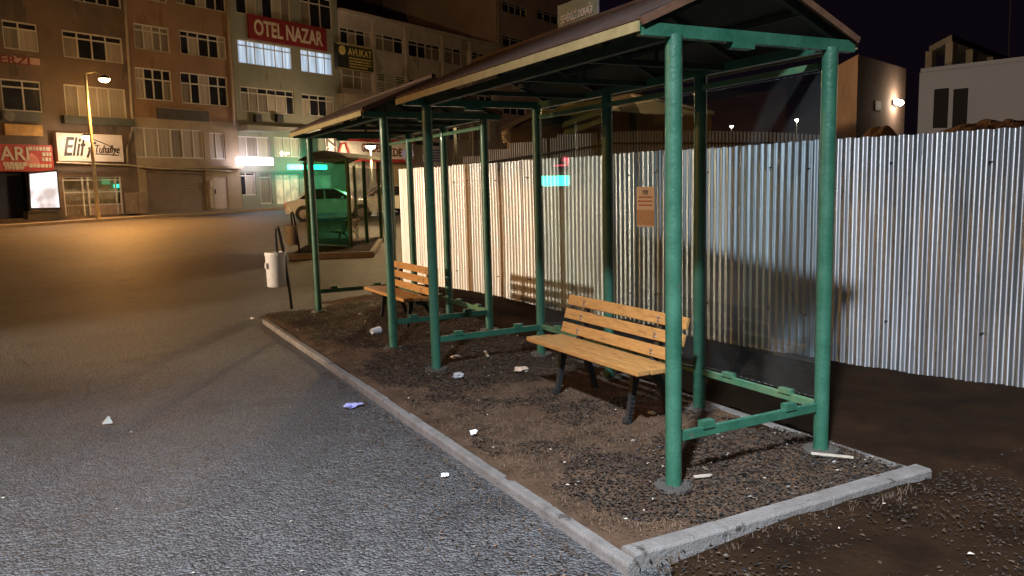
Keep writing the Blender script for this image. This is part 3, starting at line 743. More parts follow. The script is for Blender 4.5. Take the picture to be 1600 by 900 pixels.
for k_ in range(3):
    v0, v1 = len3*k_/3+.05, len3*(k_+1)/3-.05
    MB().hexa([L3(wdt,v0,.3),L3(wdt+.01,v0,.3),L3(wdt+.01,v1,.3),L3(wdt,v1,.3),L3(wdt,v0,2.3),L3(wdt+.01,v0,2.3),L3(wdt+.01,v1,2.3),L3(wdt,v1,2.3)]).build('glass_pane', glass_far, s3)
q = MB(); N8 = 8
for i in range(N8):
    t0, t1 = i/N8, (i+1)/N8; u0, u1 = -.12+(wdt+.24)*t0, -.12+(wdt+.24)*t1; z0_, z1_ = 2.54+.2*math.sin(math.pi*t0), 2.54+.2*math.sin(math.pi*t1)
    q.hexa([L3(u0,-.25,z0_),L3(u1,-.25,z1_),L3(u1,len3-.3,z1_),L3(u0,len3-.3,z0_),L3(u0,-.25,z0_+.03),L3(u1,-.25,z1_+.03),L3(u1,len3-.3,z1_+.03),L3(u0,len3-.3,z0_+.03)])
q.build('curved_roof', mat('grey_green_roof', (.08,.09,.07), .6), s3)
b4 = copy_tree(b1); b4.location = L3(.45,.9,.12); b4.rotation_euler.z = math.atan2(uy.y,uy.x)-math.pi/2; b4['label'] = 'dim bench behind the green lit glass of the farthest shelter'
# its island
i0, i1, i2 = gp(585,404), gp(452,408), gp(602,378)
e1 = (i1-i0).normalized(); e2 = (i2-i0); e2.normalize(); WW, LL = (i1-i0).length, 5.6
def I3(u, v, z): p = i0+e1*u+e2*v; return Vector((p.x,p.y,z+G(p.x,p.y)))
mb = MB().hexa([I3(.12,.12,-.05),I3(WW,.12,-.05),I3(WW,LL,-.05),I3(.12,LL,-.05),I3(.12,.12,.105),I3(WW,.12,.105),I3(WW,LL,.105),I3(.12,LL,.105)])
struct('far_island', mb, dirt)
mb = MB().hexa([I3(0,0,-.05),I3(WW,0,-.05),I3(WW,.12,-.05),I3(0,.12,-.05),I3(0,0,.13),I3(WW,0,.13),I3(WW,.12,.13),I3(0,.12,.13)])
mb.hexa([I3(0,.12,-.05),I3(.12,.12,-.05),I3(.12,LL,-.05),I3(0,LL,-.05),I3(0,.12,.13),I3(.12,.12,.13),I3(.12,LL,.13),I3(0,LL,.13)])
struct('kerb', mb, conc)

# ------------------------------------------------------------------ buildings
def wall_holes(mb, s0, s1, z0, z1, holes, off=0.0, deep=.14, mi=0):
    ss = sorted({s0, s1, *[h[0] for h in holes], *[h[1] for h in holes]}); zz = sorted({z0, z1, *[h[2] for h in holes], *[h[3] for h in holes]})
    ss = [s for s in ss if s0 <= s <= s1]; zz = [z for z in zz if z0 <= z <= z1]
    for a, b in zip(ss, ss[1:]):
        for c, d in zip(zz, zz[1:]):
            cs, cz = (a+b)/2, (c+d)/2
            if any(h[0] < cs < h[1] and h[2] < cz < h[3] for h in holes): continue
            mb.face([FP(a,c,off),FP(b,c,off),FP(b,d,off),FP(a,d,off)], mi)
    for h in holes:
        a, b, c, d = h[:4]
        mb.face([FP(a,c,off),FP(a,d,off),FP(a,d,off-deep),FP(a,c,off-deep)], mi); mb.face([FP(b,c,off),FP(b,c,off-deep),FP(b,d,off-deep),FP(b,d,off)], mi)
        mb.face([FP(a,c,off),FP(a,c,off-deep),FP(b,c,off-deep),FP(b,c,off)], mi); mb.face([FP(a,d,off),FP(b,d,off),FP(b,d,off-deep),FP(a,d,off-deep)], mi)
def window(root, rect, n, style='mix', off=0.0, transom=.24, deep=.12, fm=None, label=None, cols=None):
    a, b, c, d = rect; q = MB(); o = off-deep; fm = fm or frame_m
    ms = {'mix':[pane_m,curt_m,curt2], 'lit':[lit_m], 'dark':[pane_m], 'curt':[curt2,curt_m], 'warm':[litwarm]}[style]
    rnd = random.Random(int(a*131+c*17)); edges = [a]
    for i in range(n): edges.append(a+(b-a)*(i+1+(rnd.uniform(-.14,.14) if i < n-1 else 0))/n)
    zt = d-(d-c)*transom
    for i in range(n):
        mi = rnd.randrange(len(ms)) if not (style == 'mix' and rnd.random() < .35) else 0
        q.face([FP(edges[i],c,o),FP(edges[i+1],c,o),FP(edges[i+1],zt,o),FP(edges[i],zt,o)], mi)
        q.face([FP(edges[i],zt,o),FP(edges[i+1],zt,o),FP(edges[i+1],d,o),FP(edges[i],d,o)], 0 if style == 'mix' and rnd.random() < .6 else mi)
    w = q.build('window', ms, root, fix=False)
    if label: w['label'] = label
    f = MB(); t = .07
    f.fbox(a,b,c,c+t,o+.003,o+.06); f.fbox(a,b,d-t,d,o+.003,o+.06); f.fbox(a,a+t,c+t,d-t,o+.003,o+.06); f.fbox(b-t,b,c+t,d-t,o+.003,o+.06)
    for e in edges[1:-1]: f.fbox(e-t/2,e+t/2,c+t,d-t,o+.003,o+.052)
    if transom: f.fbox(a+t,b-t,zt-t/2,zt+t/2,o+.003,o+.046)
    f.build('frame', fm, w); return w
def rect_px(tl, br, off=0.0):
    s0, z1 = fac(*tl, off); s1, z0 = fac(*br, off); return (s0, s1, z0, z1)
def body(root, s0, s1, z0, z1, m, deep=11, off=0.0):
    mb = MB()
    for p in ([FP(s0,z0,off),FP(s0,z0,-deep),FP(s0,z1,-deep),FP(s0,z1,off)],[FP(s1,z0,off),FP(s1,z1,off),FP(s1,z1,-deep),FP(s1,z0,-deep)],
              [FP(s0,z1,off),FP(s0,z1,-deep),FP(s1,z1,-deep),FP(s1,z1,off)],[FP(s0,z0,-deep),FP(s1,z0,-deep),FP(s1,z1,-deep),FP(s0,z1,-deep)]): mb.face(p)
    return mb
def building(name, label, s0, s1, zt, wall_m, wins, z0=.2, deep=11, off=0.0, extra=(), zwall=None):
    root = thing(name, FP((s0+s1)/2, z0, off), label, 'building')
    zwall = z0 if zwall is None else zwall
    mb = body(root, s0, s1, z0, zt, wall_m, deep, off)
    wall_holes(mb, s0, s1, zwall, zt, [w[0] for w in wins]+[e for e in extra], off)
    mb.build('wall', wall_m, root, fix=False)
    for w in wins: window(root, w[0], w[1], w[2], off, w[3] if len(w) > 3 else .24)
    return root
def slab(root, name, s0, s1, z0, z1, o0, o1, m, label=None):
    o = MB().fbox(s0,s1,z0,z1,o0,o1).build(name, m, root)
    if label: o['label'] = label
    return o
def sign(name, label, tl, br, face_m, out=.12, cat='sign', base=0.0):
    s0, s1, z0, z1 = rect_px(tl, br, base+out)
    root = thing(name, FP((s0+s1)/2, z0, base+.002), label, cat)
    MB().fbox(s0,s1,z0,z1,base+.004,base+out).build('board', face_m, root, bevel=.01)
    return root, s0, s1, z0, z1
def stext(root, body_, s, z, size, m, width=None, out=.14, bold=0.0, shear=0.0, name='lettering'):
    return text_obj(name, body_, size, m, root, FP(s, z, out), U, (0,0,1), .03, width, bold, shear)

# --- building A (brown, left edge)
sAB = fac(200,100)[0]; sBC = fac(364,100)[0]; sCD = fac(529,60)[0]; sDE = fac(776,72)[0]
zA1 = fac(140,200)[1]
R = rect_px
winsA = [(R((-70,8),(0,72)),2,'mix'), (R((2,30),(62,82)),2,'mix'), (R((96,46),(194,100)),4,'mix'), (R((110,-42),(190,14)),4,'mix'), (R((10,-50),(70,-2)),3,'mix'),
         (R((-80,108),(-6,168)),2,'mix'), (R((0,122),(68,176)),2,'mix'), (R((99,131),(200,192)),4,'curt',0)]
g0 = R((0,268),(48,342)); shopA = R((97,276),(194,334)); 
bA = building('apartment_building', 'brown rendered apartment block at the left edge, above the red and white shop signs', -30, sAB, 19, wallA, winsA, extra=[(g0[0]-3,g0[1],g0[2]+.05,g0[3]), shopA])
slab(bA, 'dark_band', fac(97,200)[0], sAB-.1, fac(97,190)[1]-.1, fac(97,170)[1]-.35, .003, .35, mat('dark_fascia_panel', (.07,.075,.065), .7))
slab(bA, 'shop_interior', g0[0]-3, g0[1], g0[2]+.05, g0[3], -.6, -.5, navy)
# shopfront under the white sign
sf = slab(bA, 'shopfront', shopA[0], shopA[1], shopA[2], shopA[3], -.5, -.4, mat('shop_interior_dim', (.20,.15,.09), .8, vscale=3, col2=(.40,.36,.25)))
q = MB(); a, b, c, d = shopA
for s in (a+.03, a+1.05, a+1.35, a+2.9, b-.05): q.fbox(s-.04,s+.04,c,d,-.12,-.04)
for z in (c+.55, c+1.25, c+1.9, d-.04): q.fbox(a,b,z-.03,z+.03,-.115,-.045)
q.build('shopfront_frame', frame_m, sf)
q = MB()
for k_ in range(11): q.fbox(a+.12+k_*.085,a+.14+k_*.085,c,c+1.1,-.03,-.01)
q.fbox(a+.1,a+1.05,c+1.1,c+1.14,-.03,-.01); q.build('security_grille', shut_m, sf)
slab(sf, 'stall_riser', a+1.35, b, c, c+.5, -.11, -.06, mat('stall_riser', (.30,.22,.18), .7, vscale=4))
gl, z_ = fac(160,284), 0
gs = thing('mirrored_sign', FP(*fac(165,287),-.3), 'green reflection in the shop window under the white sign, made as glowing panels', 'reflection')  # panels glow in place of the green sign mirrored in the window
r1 = R((158,279),(172,288),-.3); MB().fbox(*r1,-.32,-.28).build('dim_panel', emat('dim_green_glow', (.0,.55,.20), .35), gs)
r1 = R((178,288),(192,293),-.3); MB().fbox(*r1,-.32,-.28).build('bright_panel', emat('mid_green_glow', (.02,1,.62), 2.2), gs)
# signs on A
w, s0, s1, z0, z1 = sign('shop_sign', 'wide white shop sign with dark script lettering reading Elif Tuhafiye', (87,207), (194,253), pink_s, .35)
stext(w, 'Elif', s0+(s1-s0)*.27, (z0+z1)/2+.05, 1.35, dark_t, (s1-s0)*.36, .37, .02, .35)
stext(w, 'f', s0+(s1-s0)*.50, (z0+z1)/2-.1, 1.2, dark_t, None, .37, .0, .4)
stext(w, 'Tuhafiye', s0+(s1-s0)*.75, (z0+z1)/2-.12, .62, dark_t, (s1-s0)*.38, .37, .0, .35)
q = MB(); pp = [FP(s0+(s1-s0)*(.46+.42*t), z1-.25-.05*math.sin(t*3)-.55*t*t, .37) for t in [i/10 for i in range(11)]]
q.tube(pp, .022, 6); q.tube([FP(s0+(s1-s0)*.56,z0+.42,.37),FP(s1-.3,z0+.36,.37)], .022, 6); q.build('flourish', dark_t, w)
w, s0, s1, z0, z1 = sign('shop_sign', 'red shop sign with pale ARI lettering at the left edge', (-30,224), (85,268), red_s, .25)
def pxs(px, py, o): return fac(px, py, o)
sa, za = fac(23,243,.27); stext(w, 'ARI', sa, za+.1, .95, cream_t, 1.35, .27, .015); stext(w, 'OFİS', sa, za-.48, .32, cream_t, .8, .27)
for (x0,x1,yy) in ((45,80,232),(66,80,241),(66,80,249),(46,81,259),(5,42,256),(8,40,262)):
    q = MB(); aa, zz = fac(x0,yy,.27); bb, _ = fac(x1,yy,.27); s = aa
    while s < bb-.08: l_ = random.uniform(.08,.2); q.fbox(s,min(s+l_,bb),zz-.09,zz+.09,.252,.275); s += l_+.04
    q.build('printed_line', cream_t, w)
q = MB(); aa, zz = fac(50,251,.27)
q.prism([FP(aa-.4,zz-.3,.252),FP(aa+.4,zz-.3,.252),FP(aa+.3,zz+.15,.252),FP(aa,zz+.4,.252),FP(aa-.3,zz+.15,.252)], N*.02); q.build('emblem', mat('pale_red_emblem', (.6,.2,.15), .5), w)
w, s0, s1, z0, z1 = sign('shop_sign', 'ochre blank sign board above the red shop sign', (7,193), (68,213), ochre_s, .2)
w, s0, s1, z0, z1 = sign('shop_sign', 'faded pink white board reading TERZI between two window rows', (-40,80), (63,102), mat('faded_pink_board', (.46,.30,.24), .6), .12)
stext(w, 'TERZI', fac(15,93,.14)[0], fac(15,93,.14)[1], .55, redd_s, 1.9, .14, .01)
ac = thing('air_conditioner', FP(*fac(16,182),.1), 'round fan air conditioner unit beside the ochre board under a window', 'air conditioner')
r1 = R((2,172),(64,191),.3); MB().fbox(*r1,.003,.32).build('case', mat('dim_grey_case', (.09,.09,.08), .6), ac)
cc = fac(15,181,.34); pc = FP(cc[0],cc[1],.33); MB().tube([pc, pc+N*.03], .26, 16).build('fan_grille', conc, ac)
# lightbox
lb = thing('poster_lightbox', FP(*fac(70,340),1.0), 'bright tilted white illuminated advertising box standing on the pavement', 'lightbox')
o_ = 1.2
def quad_px(P, o): return [FP(*fac(x,y,o),o) for x, y in P]
q4 = quad_px([(49,325),(93,324),(88,268),(46,272)], o_); q4b = quad_px([(46,328),(95,328),(90,265),(44,269)], o_-.02)
MB().prism(q4b, -N*.25).build('case', black, lb); MB().prism(q4, N*.01).build('lit_face', litscreen, lb)
q4 = quad_px([(44,343),(93,343),(92,330),(44,330)], o_-.05); MB().prism(q4, -N*.5).build('plinth', mat('dark_plinth', (.06,.055,.05), .7), lb)

# --- building B
winsB = [(R((208,35),(267,83)),4,'curt'), (R((280,46),(355,94)),5,'mix'), (R((272,-32),(354,20)),5,'mix'),(R((204,-45),(262,6)),4,'mix'),
         (R((210,104),(271,159)),4,'mix',.34), (R((281,112),(358,167)),5,'mix',.34), (R((209,198),(320,248)),6,'curt',0), (R((327,207),(353,249)),2,'mix',0)]
shB = R((228,266),(325,329)); shd = R((333,277),(358,325))
bB = building('apartment_building', 'orange rendered apartment block with white drainpipes and a closed roller shutter', sAB+.02, sBC, 19, wallB, winsB, zwall=fac(280,192)[1]+.2)
mb = MB(); zc = fac(280,192)[1]+.2
wall_holes(mb, sAB+.02, sBC, .2, zc, [w_[0] for w_ in winsB[6:]]+[shB, shd], 0.0); mb.build('lower_wall', wallBp, bB, fix=False)
slab(bB, 'ledge', sAB+.1, sBC-.1, fac(280,262)[1]-.05, fac(280,262)[1]+.12, .003, .5, wallBp)
slab(bB, 'roller_shutter', *shB, -.13, -.08, shut_m)
dd = slab(bB, 'door', *shd, -.13, -.06, door_m, 'pale metal door'); slab(dd, 'handle', shd[0]+.1, shd[0]+.16, shd[2]+.9, shd[2]+1.2, -.06, -.02, iron)
r1 = R((197,301),(225,333),.3); cb = thing('utility_cabinet', FP((r1[0]+r1[1])/2, r1[2], .3), 'brown grey utility cabinet standing left of the roller shutter', 'cabinet')
MB().fbox(*r1,.1,.6).build('case', mat('cabinet_paint', (.24,.18,.13), .6), cb); slab(cb, 'door_seam', (r1[0]+r1[1])/2-.01, (r1[0]+r1[1])/2+.01, r1[2]+.1, r1[3]-.1, .6, .606, iron)
r1 = R((327,282),(335,325),.15); mt = thing('meter_box', FP((r1[0]+r1[1])/2, r1[2], .1), 'narrow pale meter column between shutter and pale door', 'meter box')
MB().fbox(r1[0],r1[1],r1[2],r1[3]-.5,.003,.12).build('column', mat('stained_panel', (.40,.33,.22), .7, vscale=5), mt); MB().fbox(r1[0],r1[1],r1[3]-.45,r1[3],.003,.2).build('box', door_m, mt)
r1 = R((247,168),(328,190),.2); db = thing('shop_sign', FP((r1[0]+r1[1])/2, r1[2], .1), 'dark blank sign board on the orange building between windows', 'sign')
MB().fbox(*r1,.003,.15).build('board', mat('dark_board', (.06,.05,.04), .6), db); slab(db, 'edge', r1[0]-.02, r1[1]+.02, r1[3]+.002, r1[3]+.05, .003, .18, wallBp)
def pipe(root, P, o=.12):
    MB().tube([FP(*fac(x,y,o),o) for x, y in P], .075, 8).build('drain_pipe', pipe_m, root, smooth=True)
pipe(bB, [(191,-40),(197,40),(203,130),(207,200),(204,214),(197,232),(199,256)]); pipe(bB, [(353,-40),(358,60),(363,130),(366,196)])
q = MB().tube([FP(*fac(x,y,.5),.5) for x, y in [(88,254),(200,258),(240,263),(330,266),(362,268)]], .05, 6); q.build('awning_rail', pipe_m, bB)
# --- building C (hotel)
winsC = [(R((366,-30),(402,26)),2,'mix'), (R((407,-24),(455,36)),3,'mix'), (R((467,-12),(520,48)),3,'mix'), (R((370,60),(458,110)),6,'lit'), (R((469,76),(521,119)),4,'lit'),
         (R((375,134),(461,180)),6,'mix'), (R((471,146),(524,184)),4,'mix')]
zC1 = fac(440,206)[1]
lowC = [R((366,212),(424,246)), R((428,214),(470,246)), R((369,269),(401,305)), R((405,270),(426,318)), R((430,272),(470,318)), R((474,274),(520,312))]
bC = building('hotel_building', 'grey green hotel block with two bluish lit windows and red sign', sBC+.02, sCD, 19, wallC, winsC, extra=[r for r in lowC], zwall=.2)
for w_ in bpy.data.objects:
    pass
slab(bC, 'floor_band', sBC+.1, sCD, zC1-.1, zC1+.25, .003, .9, wallCl)
for i, r in enumerate(lowC[:2]): window(bC, r, 3, 'curt', 0.0, 0)
for i, r in enumerate(lowC[2:]): window(bC, r, (2,1,3,2)[i], ('mix','curt','warm','warm')[i], 0.0, .15)
for px in (403, 437): 
    r1 = R((px-5,178),(px+5,191),.2); MB().fbox(*r1,.003,.3).build('vent_box', iron, bC)
w, s0, s1, z0, z1 = sign('hotel_sign', 'red hotel sign reading OTEL NAZAR above the lit windows', (388,34), (511,72), redd_s, .15)
zz0, zz1 = fac(389,51,.15)[1], fac(389,33,.15)[1]
for ch in [q for q in bpy.data.objects if q.parent == w]: bpy.data.objects.remove(ch)
zc_ = fac(450,51.5,.15)[1]; hh_ = .78
MB().fbox(s0,s1,zc_-hh_,zc_+hh_,.004,.15).build('board', redd_s, w, bevel=.01)
stext(w, 'OTEL NAZAR', (s0+s1)/2, zc_, 1.35, cream_t, (s1-s0)*.88, .17, .03)
def boxsign(name, label, p0, p1, hpx, m, out, cat, depth=.15):
    """sign whose pixel centre line runs p0 -> p1, hpx tall"""
    s0, za = fac(*p0, out); s1, zb = fac(*p1, out); zc = (za+zb)/2; D = dep(*FP((s0+s1)/2,0,out).xy); h = hpx*D/FPX
    root = thing(name, FP((s0+s1)/2, zc-h/2, out), label, cat); MB().fbox(s0,s1,zc-h/2,zc+h/2,out-depth,out).build('face', m, root, bevel=.015)
    return root, s0, s1, zc, h
w, *_ = boxsign('lit_shop_sign', 'overexposed white lit shop sign left of the green one', (371,251), (427,253), 11, litwhite, .95, 'lit sign')
w, s0, s1, zc, h = boxsign('pharmacy_sign', 'bright green lit pharmacy sign behind the middle shelter post', (451,260), (511,262), 7, litgreen_b, 1.3, 'lit sign', .12)
w, s0, s1, zc, h = boxsign('vertical_sign', 'small vertical pale sign with dark round letters over the far shelter', (509,229), (526,231), 34, pink_s, 1.6, 'sign')
text_obj('lettering', 'CZ', 1.2, dark_t, w, FP((s0+s1)/2, zc, 1.62), (0,0,1), -U, .03, h*.85, .03)
# --- building D
winsD = [(R((531,41),(582,76)),4,'mix'), (R((586,51),(631,86)),3,'mix'), (R((638,62),(689,97)),4,'mix'), (R((694,72),(733,106)),3,'mix'), (R((737,80),(770,109)),3,'mix'),
         (R((534,105),(584,144)),3,'curt',.35), (R((588,113),(635,150)),3,'mix',.4), (R((640,122),(690,158)),4,'mix'), (R((695,134),(733,166)),3,'mix'), (R((738,142),(771,170)),3,'mix'),
         (R((535,168),(584,200)),4,'mix'), (R((590,172),(636,205)),3,'mix'), (R((640,180),(690,210)),3,'mix'), (R((700,178),(765,222)),4,'mix')]
winsD = [w_ for w_ in winsD]
lowD = [R((543,249),(573,300)), R((576,249),(606,300)), R((612,250),(640,300))]
bD = building('commercial_building', 'long grey three storey building with lawyer sign and restaurant below', sCD+.02, sDE, fac(529,19)[1], wallD, winsD, extra=lowD, z0=.3)
window(bD, lowD[0], 2, 'warm', 0, 0); window(bD, lowD[1], 3, 'warm', 0, 0)
slab(bD, 'roller_shutter', *lowD[2], -.12, -.06, mat('lit_beige_shutter', (.55,.42,.24), .6, var=.1))
zt = fac(529,19)[1]; slab(bD, 'roof_edge', sCD-.0+.05, sDE, zt+.003, zt+.25, -.4, .35, wallD)
for px in (585, 635, 692, 735):
    s_ = fac(px,100)[0]; MB().fbox(s_-.15,s_+.15,1.2,zt-.02,.003,.12).build('pilaster', wallD, bD)
r1 = R((533,146),(570,167),.5); slab(bD, 'balcony_panel', r1[0], r1[1], r1[2], r1[3], .003, .8, mat('beige_panel', (.34,.26,.19), .8))
q = MB(); r1 = winsD[6][0]
for k_ in range(9):
    z = r1[2]+(r1[3]-r1[2])*(k_+.5)/9; q.fbox(r1[0],r1[1],z-.035,z+.035,.01,.04)
q.build('slatted_blind', frame_m, bD)
w, s0, s1, z0, z1 = sign('lawyer_sign', 'dark sign board with gold AVUKAT lettering', (526,75), (584,103), dark_s, .3)
zc_ = (z0+z1)/2
for ch in [q for q in bpy.data.objects if q.parent == w]: bpy.data.objects.remove(ch)
MB().fbox(s0,s1,zc_-.95,zc_+.8,.004,.3).build('board', dark_s, w); 
q = MB(); 
for a_, b_ in ((z0,z0),(z1,z1)): pass
q.fbox(s0,s1,zc_-.95,zc_-.90,.3,.32); q.fbox(s0,s1,zc_+.75,zc_+.8,.3,.32); q.fbox(s1-.05,s1,zc_-.90,zc_+.75,.3,.32); q.build('border', gold_t, w)
stext(w, 'AVUKAT', s0+(s1-s0)*.62, zc_+.33, .72, gold_t, (s1-s0)*.66, .32, .01)
cc = FP(s0+(s1-s0)*.14, zc_+.35, .3); MB().tube([cc, cc+N*.03], .33, 14).build('emblem', gold_t, w)
for k_, wd in enumerate((.62,.62,.62,.5)):
    q = MB(); s = s0+(s1-s0)*.32; e = s+(s1-s0)*wd; z = zc_-.12-.2*k_
    while s < e-.05: l_ = random.uniform(.12,.3); q.fbox(s,min(e,s+l_),z-.05,z+.05,.3,.32); s += l_+.05
    q.build('printed_line', gold_t, w)
w, s0, s1, zc, h = boxsign('restaurant_sign', 'long cream and red restaurant sign reading GOLDEN PIDE behind the shelter posts', (532,229), (646,241), 26, mat('cream_board', (.80,.74,.64), .5), .9, 'sign', .5)
stext(w, 'GOLDEN', *fac(582,231,.93), .85, mat('brown_lettering', (.16,.05,.03), .5), fac(599,231,.93)[0]-fac(566,231,.93)[0], .93, .02)
stext(w, 'PİDE', *fac(616,236,.93), .85, MATS['brown_lettering'], fac(628,231,.93)[0]-fac(603,231,.93)[0], .93, .02)
MB().fbox(s0,s1,zc+h/2-.02,zc+h/2+.22,.901,.96).build('red_stripe', red_s, w); MB().fbox(s0,s1,zc-h/2-.22,zc-h/2+.02,.901,.96).build('red_stripe', red_s, w)
q = MB(); sa, za = fac(536,234,.93)
q.tube([FP(sa-.6,zc-.5,.97),FP(sa-.2,zc+.4,.97),FP(sa+.25,zc+.45,.97),FP(sa+.6,zc-.5,.97)], .1, 6); q.build('roof_motif', red_s, w)
r1 = R((588,252),(593,286),1.0); vs = thing('vertical_sign', FP((r1[0]+r1[1])/2,r1[2],1.0), 'narrow vertical red sign beside the restaurant lamp post', 'sign')
MB().fbox(*r1,.9,1.0).build('board', red_s, vs)
q = MB()
for k_ in range(5): z = r1[2]+(r1[3]-r1[2])*(k_+.5)/5; q.fbox(r1[0]+.05,r1[1]-.05,z-.09,z+.09,1.0,1.02)
q.build('printed_line', cream_t, vs)
w, s0, s1, zc, h = boxsign('music_sign', 'dark sign board with pale Müzik lettering', (650,214), (698,222), 17, dark_s, .6, 'sign')
stext(w, 'Canlı', fac(660,218,.63)[0], zc, .5, cream_t, fac(666,218,.63)[0]-fac(652,218,.63)[0], .63, .0); stext(w, 'Müzik', fac(683,220,.63)[0], zc, .6, cream_t, fac(693,218,.63)[0]-fac(673,218,.63)[0], .63, .01)
w, s0, s1, zc, h = boxsign('shop_sign', 'white board with thin blue lines at the fence end', (668,243), (692,246), 32, mat('white_board', (.55,.55,.56), .5), .6, 'sign')
for k_ in range(5): MB().fbox(s0+.5,s1-.25,zc+h*(.3-.13*k_)-.05,zc+h*(.3-.13*k_)+.05,.6,.62).build('printed_line', blue_s, w)
# --- building E
winsE = [(R((785,0),(823,29)),4,'dark'), (R((839,13),(873,40)),3,'dark'), (R((785,54),(823,81)),3,'dark'), (R((839,64),(873,90)),3,'dark'), (R((884,24),(912,52)),3,'dark'), (R((788,105),(823,132)),3,'dark'),
         (R((787,158),(822,182)),3,'dark'), (R((785,-55),(823,-24)),3,'dark'), (R((884,-22),(912,4)),3,'dark')]
bE = building('apartment_block', 'tall dusky apartment block right of the long grey building', sDE+.05, fac(934,10)[0], 26, wallE, winsE, z0=.5, deep=14)
pipe(bE, [(778,-30),(779,40),(780,120)], .15)
rE = R((652,17),(681,33),-14)
bF = building('apartment_block', 'dark brown block rising behind the long grey building', sCD-2, sDE+.02, 27, wallE2, [(rE,4,'dark')], z0=.5, deep=26, off=-14)
for ch in [q for q in bpy.data.objects if q.parent == bF and q.name.startswith('window')]: ch['label'] = 'small window with pale frame'
# --- the building further left, outside the frame: its green and red signs are mirrored in the shelter glass
def mirror(px, py, dist):
    r = ray(px, py).normalized(); P = C0 + r*dist; return Vector((2*XR-P.x, P.y, P.z))
M1, M2 = mirror(845,283,34), mirror(896,282,34)
def lit_card(name, label, A_, B_, h, m, cat):
    root = thing(name, (A_+B_)/2, label, cat); d = (B_-A_).normalized(); MB().bar(A_, B_, .12, h).build('face', m, root)
    c = (A_+B_)/2; q = MB()
    for t in (.2,.8): p = A_.lerp(B_,t); q.tube([(p.x,p.y,G(p.x,p.y)),(p.x,p.y,p.z-h/2)], .05, 8)
    q.build('support', iron, root); return root
lit_card('pharmacy_sign', 'green lit sign outside the frame, mirrored in the near shelter glass', M1, M2, .42, litgreen_b, 'lit sign')
M1, M2 = mirror(878,262,34), mirror(899,248,34)
q_ = lit_card('mirrored_sign', 'red lit sign outside the frame, mirrored in the near shelter glass', mirror(866,259,34), mirror(900,257,34), .05, litred, 'lit sign')
for (xa,ya,xb,yb) in ((879,250,897,246),(881,246,895,252),(884,254,898,251)):
    MB().bar(mirror(xa,ya,34), mirror(xb,yb,34), .05, .09).build('tube', litred, q_)

# ------------------------------------------------------------------ street lamps
def street_lamp(label, bx, by, z0, height, head, m, power, color, r=.07, spot=False):
    root = thing('street_lamp', (bx,by,z0), label, 'street lamp', 'street lamps')
    MB().tube([(bx,by,z0-.1),(bx,by,z0+height*.5),(bx,by,z0+height)], [r*1.3,r,r*.75], 12).build('pole', mat('lamp_pole_paint', (.50,.44,.30), .5) if 'lamp_pole_paint' not in MATS else MATS['lamp_pole_paint'], root, smooth=True)
    return root
# left lamp with two heads
P_t = atD(139,145,41.5); P_b = atD(153,332,41.5)
bx, by = P_b.x, P_b.y; zb = G(bx,by)+.1; hT = atD(163,124,41.0)
sl = street_lamp('tall street lamp with sodium head and lower floodlight by the shop signs', bx, by, zb, hT.z+.3-zb, hT, bulb_w, 0, WARM, .085)
MB().tube([(bx,by,hT.z+.25),((bx+hT.x)/2,(by+hT.y)/2,hT.z+.36),(hT.x,hT.y,hT.z+.22)], .035, 8).build('arm', MATS['lamp_pole_paint'], sl)
def head(root, P, m, s=.22):
    q = MB(); n = 12
    rings = [(0,.12),(.06,s*.9),(.12,s),(.2,s*.8),(.26,.05)]
    h = MB().tube([(P.x,P.y,P.z+.02),(P.x,P.y,P.z+.10),(P.x,P.y,P.z+.22)], [s*1.05,s*.95,.06], 14).build('lamp_head', iron, root)
    MB().tube([(P.x,P.y,P.z-.14),(P.x,P.y,P.z-.07),(P.x,P.y,P.z+.018)], [s*.5,s*.9,s], 14).build('bulb', m, root, smooth=True)
head(sl, hT, bulb_w, .27)
lamp('street_lamp_light', (hT.x,hT.y,hT.z-.3), 8500, WARM, .2, 'SPOT', (hT.x-.4,hT.y-4.6,0), 116, .9)
lamp('street_lamp_light', (hT.x,hT.y,hT.z-.5), 90, WARM, .2)
h2 = atD(136,214,41.2); head(sl, h2, bulb_c, .25)
MB().tube([(bx,by,h2.z+.25),(h2.x,h2.y,h2.z+.2)], .03, 8).build('arm', MATS['lamp_pole_paint'], sl)
lamp('street_lamp_light', (h2.x,h2.y,h2.z-.3), 120, NEUT, .2)
P_b = atD(580,296,55); P_h = atD(579,228,55); zb = G(P_b.x,P_b.y)
sl2 = street_lamp('short white street lamp in front of the restaurant sign', P_h.x+.0, P_h.y, zb, P_h.z+.2-zb, P_h, bulb_c, 0, NEUT, .06)
head(sl2, atD(579,229,54.6), bulb_c, .34)
lamp('street_lamp_light', atD(579,231,54.3), 1900, NEUT, .2)
for (px, py, D, lab) in ((1245,187,60,'distant white street lamp right of the rear posts'),(1143,197,75,'tiny distant street lamp above the picket fence')):
    P = atD(px,py,D); s_ = street_lamp(lab, P.x, P.y, 0, P.z+.2, P, bulb_c, 0, NEUT, .04); head(s_, P, bulb_c, .13 if D < 70 else .14)
_keep = MATS['lamp_pole_paint']; MATS['lamp_pole_paint'] = iron
sl3 = street_lamp('added street lamp behind the metal fence lighting the lane', 12.0, 27.0, .2, 5.3, None, bulb_c, 0, NEUT, .06)  # made-up post and head to carry the added lane light
head(sl3, Vector((12.0,27.0,5.55)), bulb_c, .25); MATS['lamp_pole_paint'] = _keep
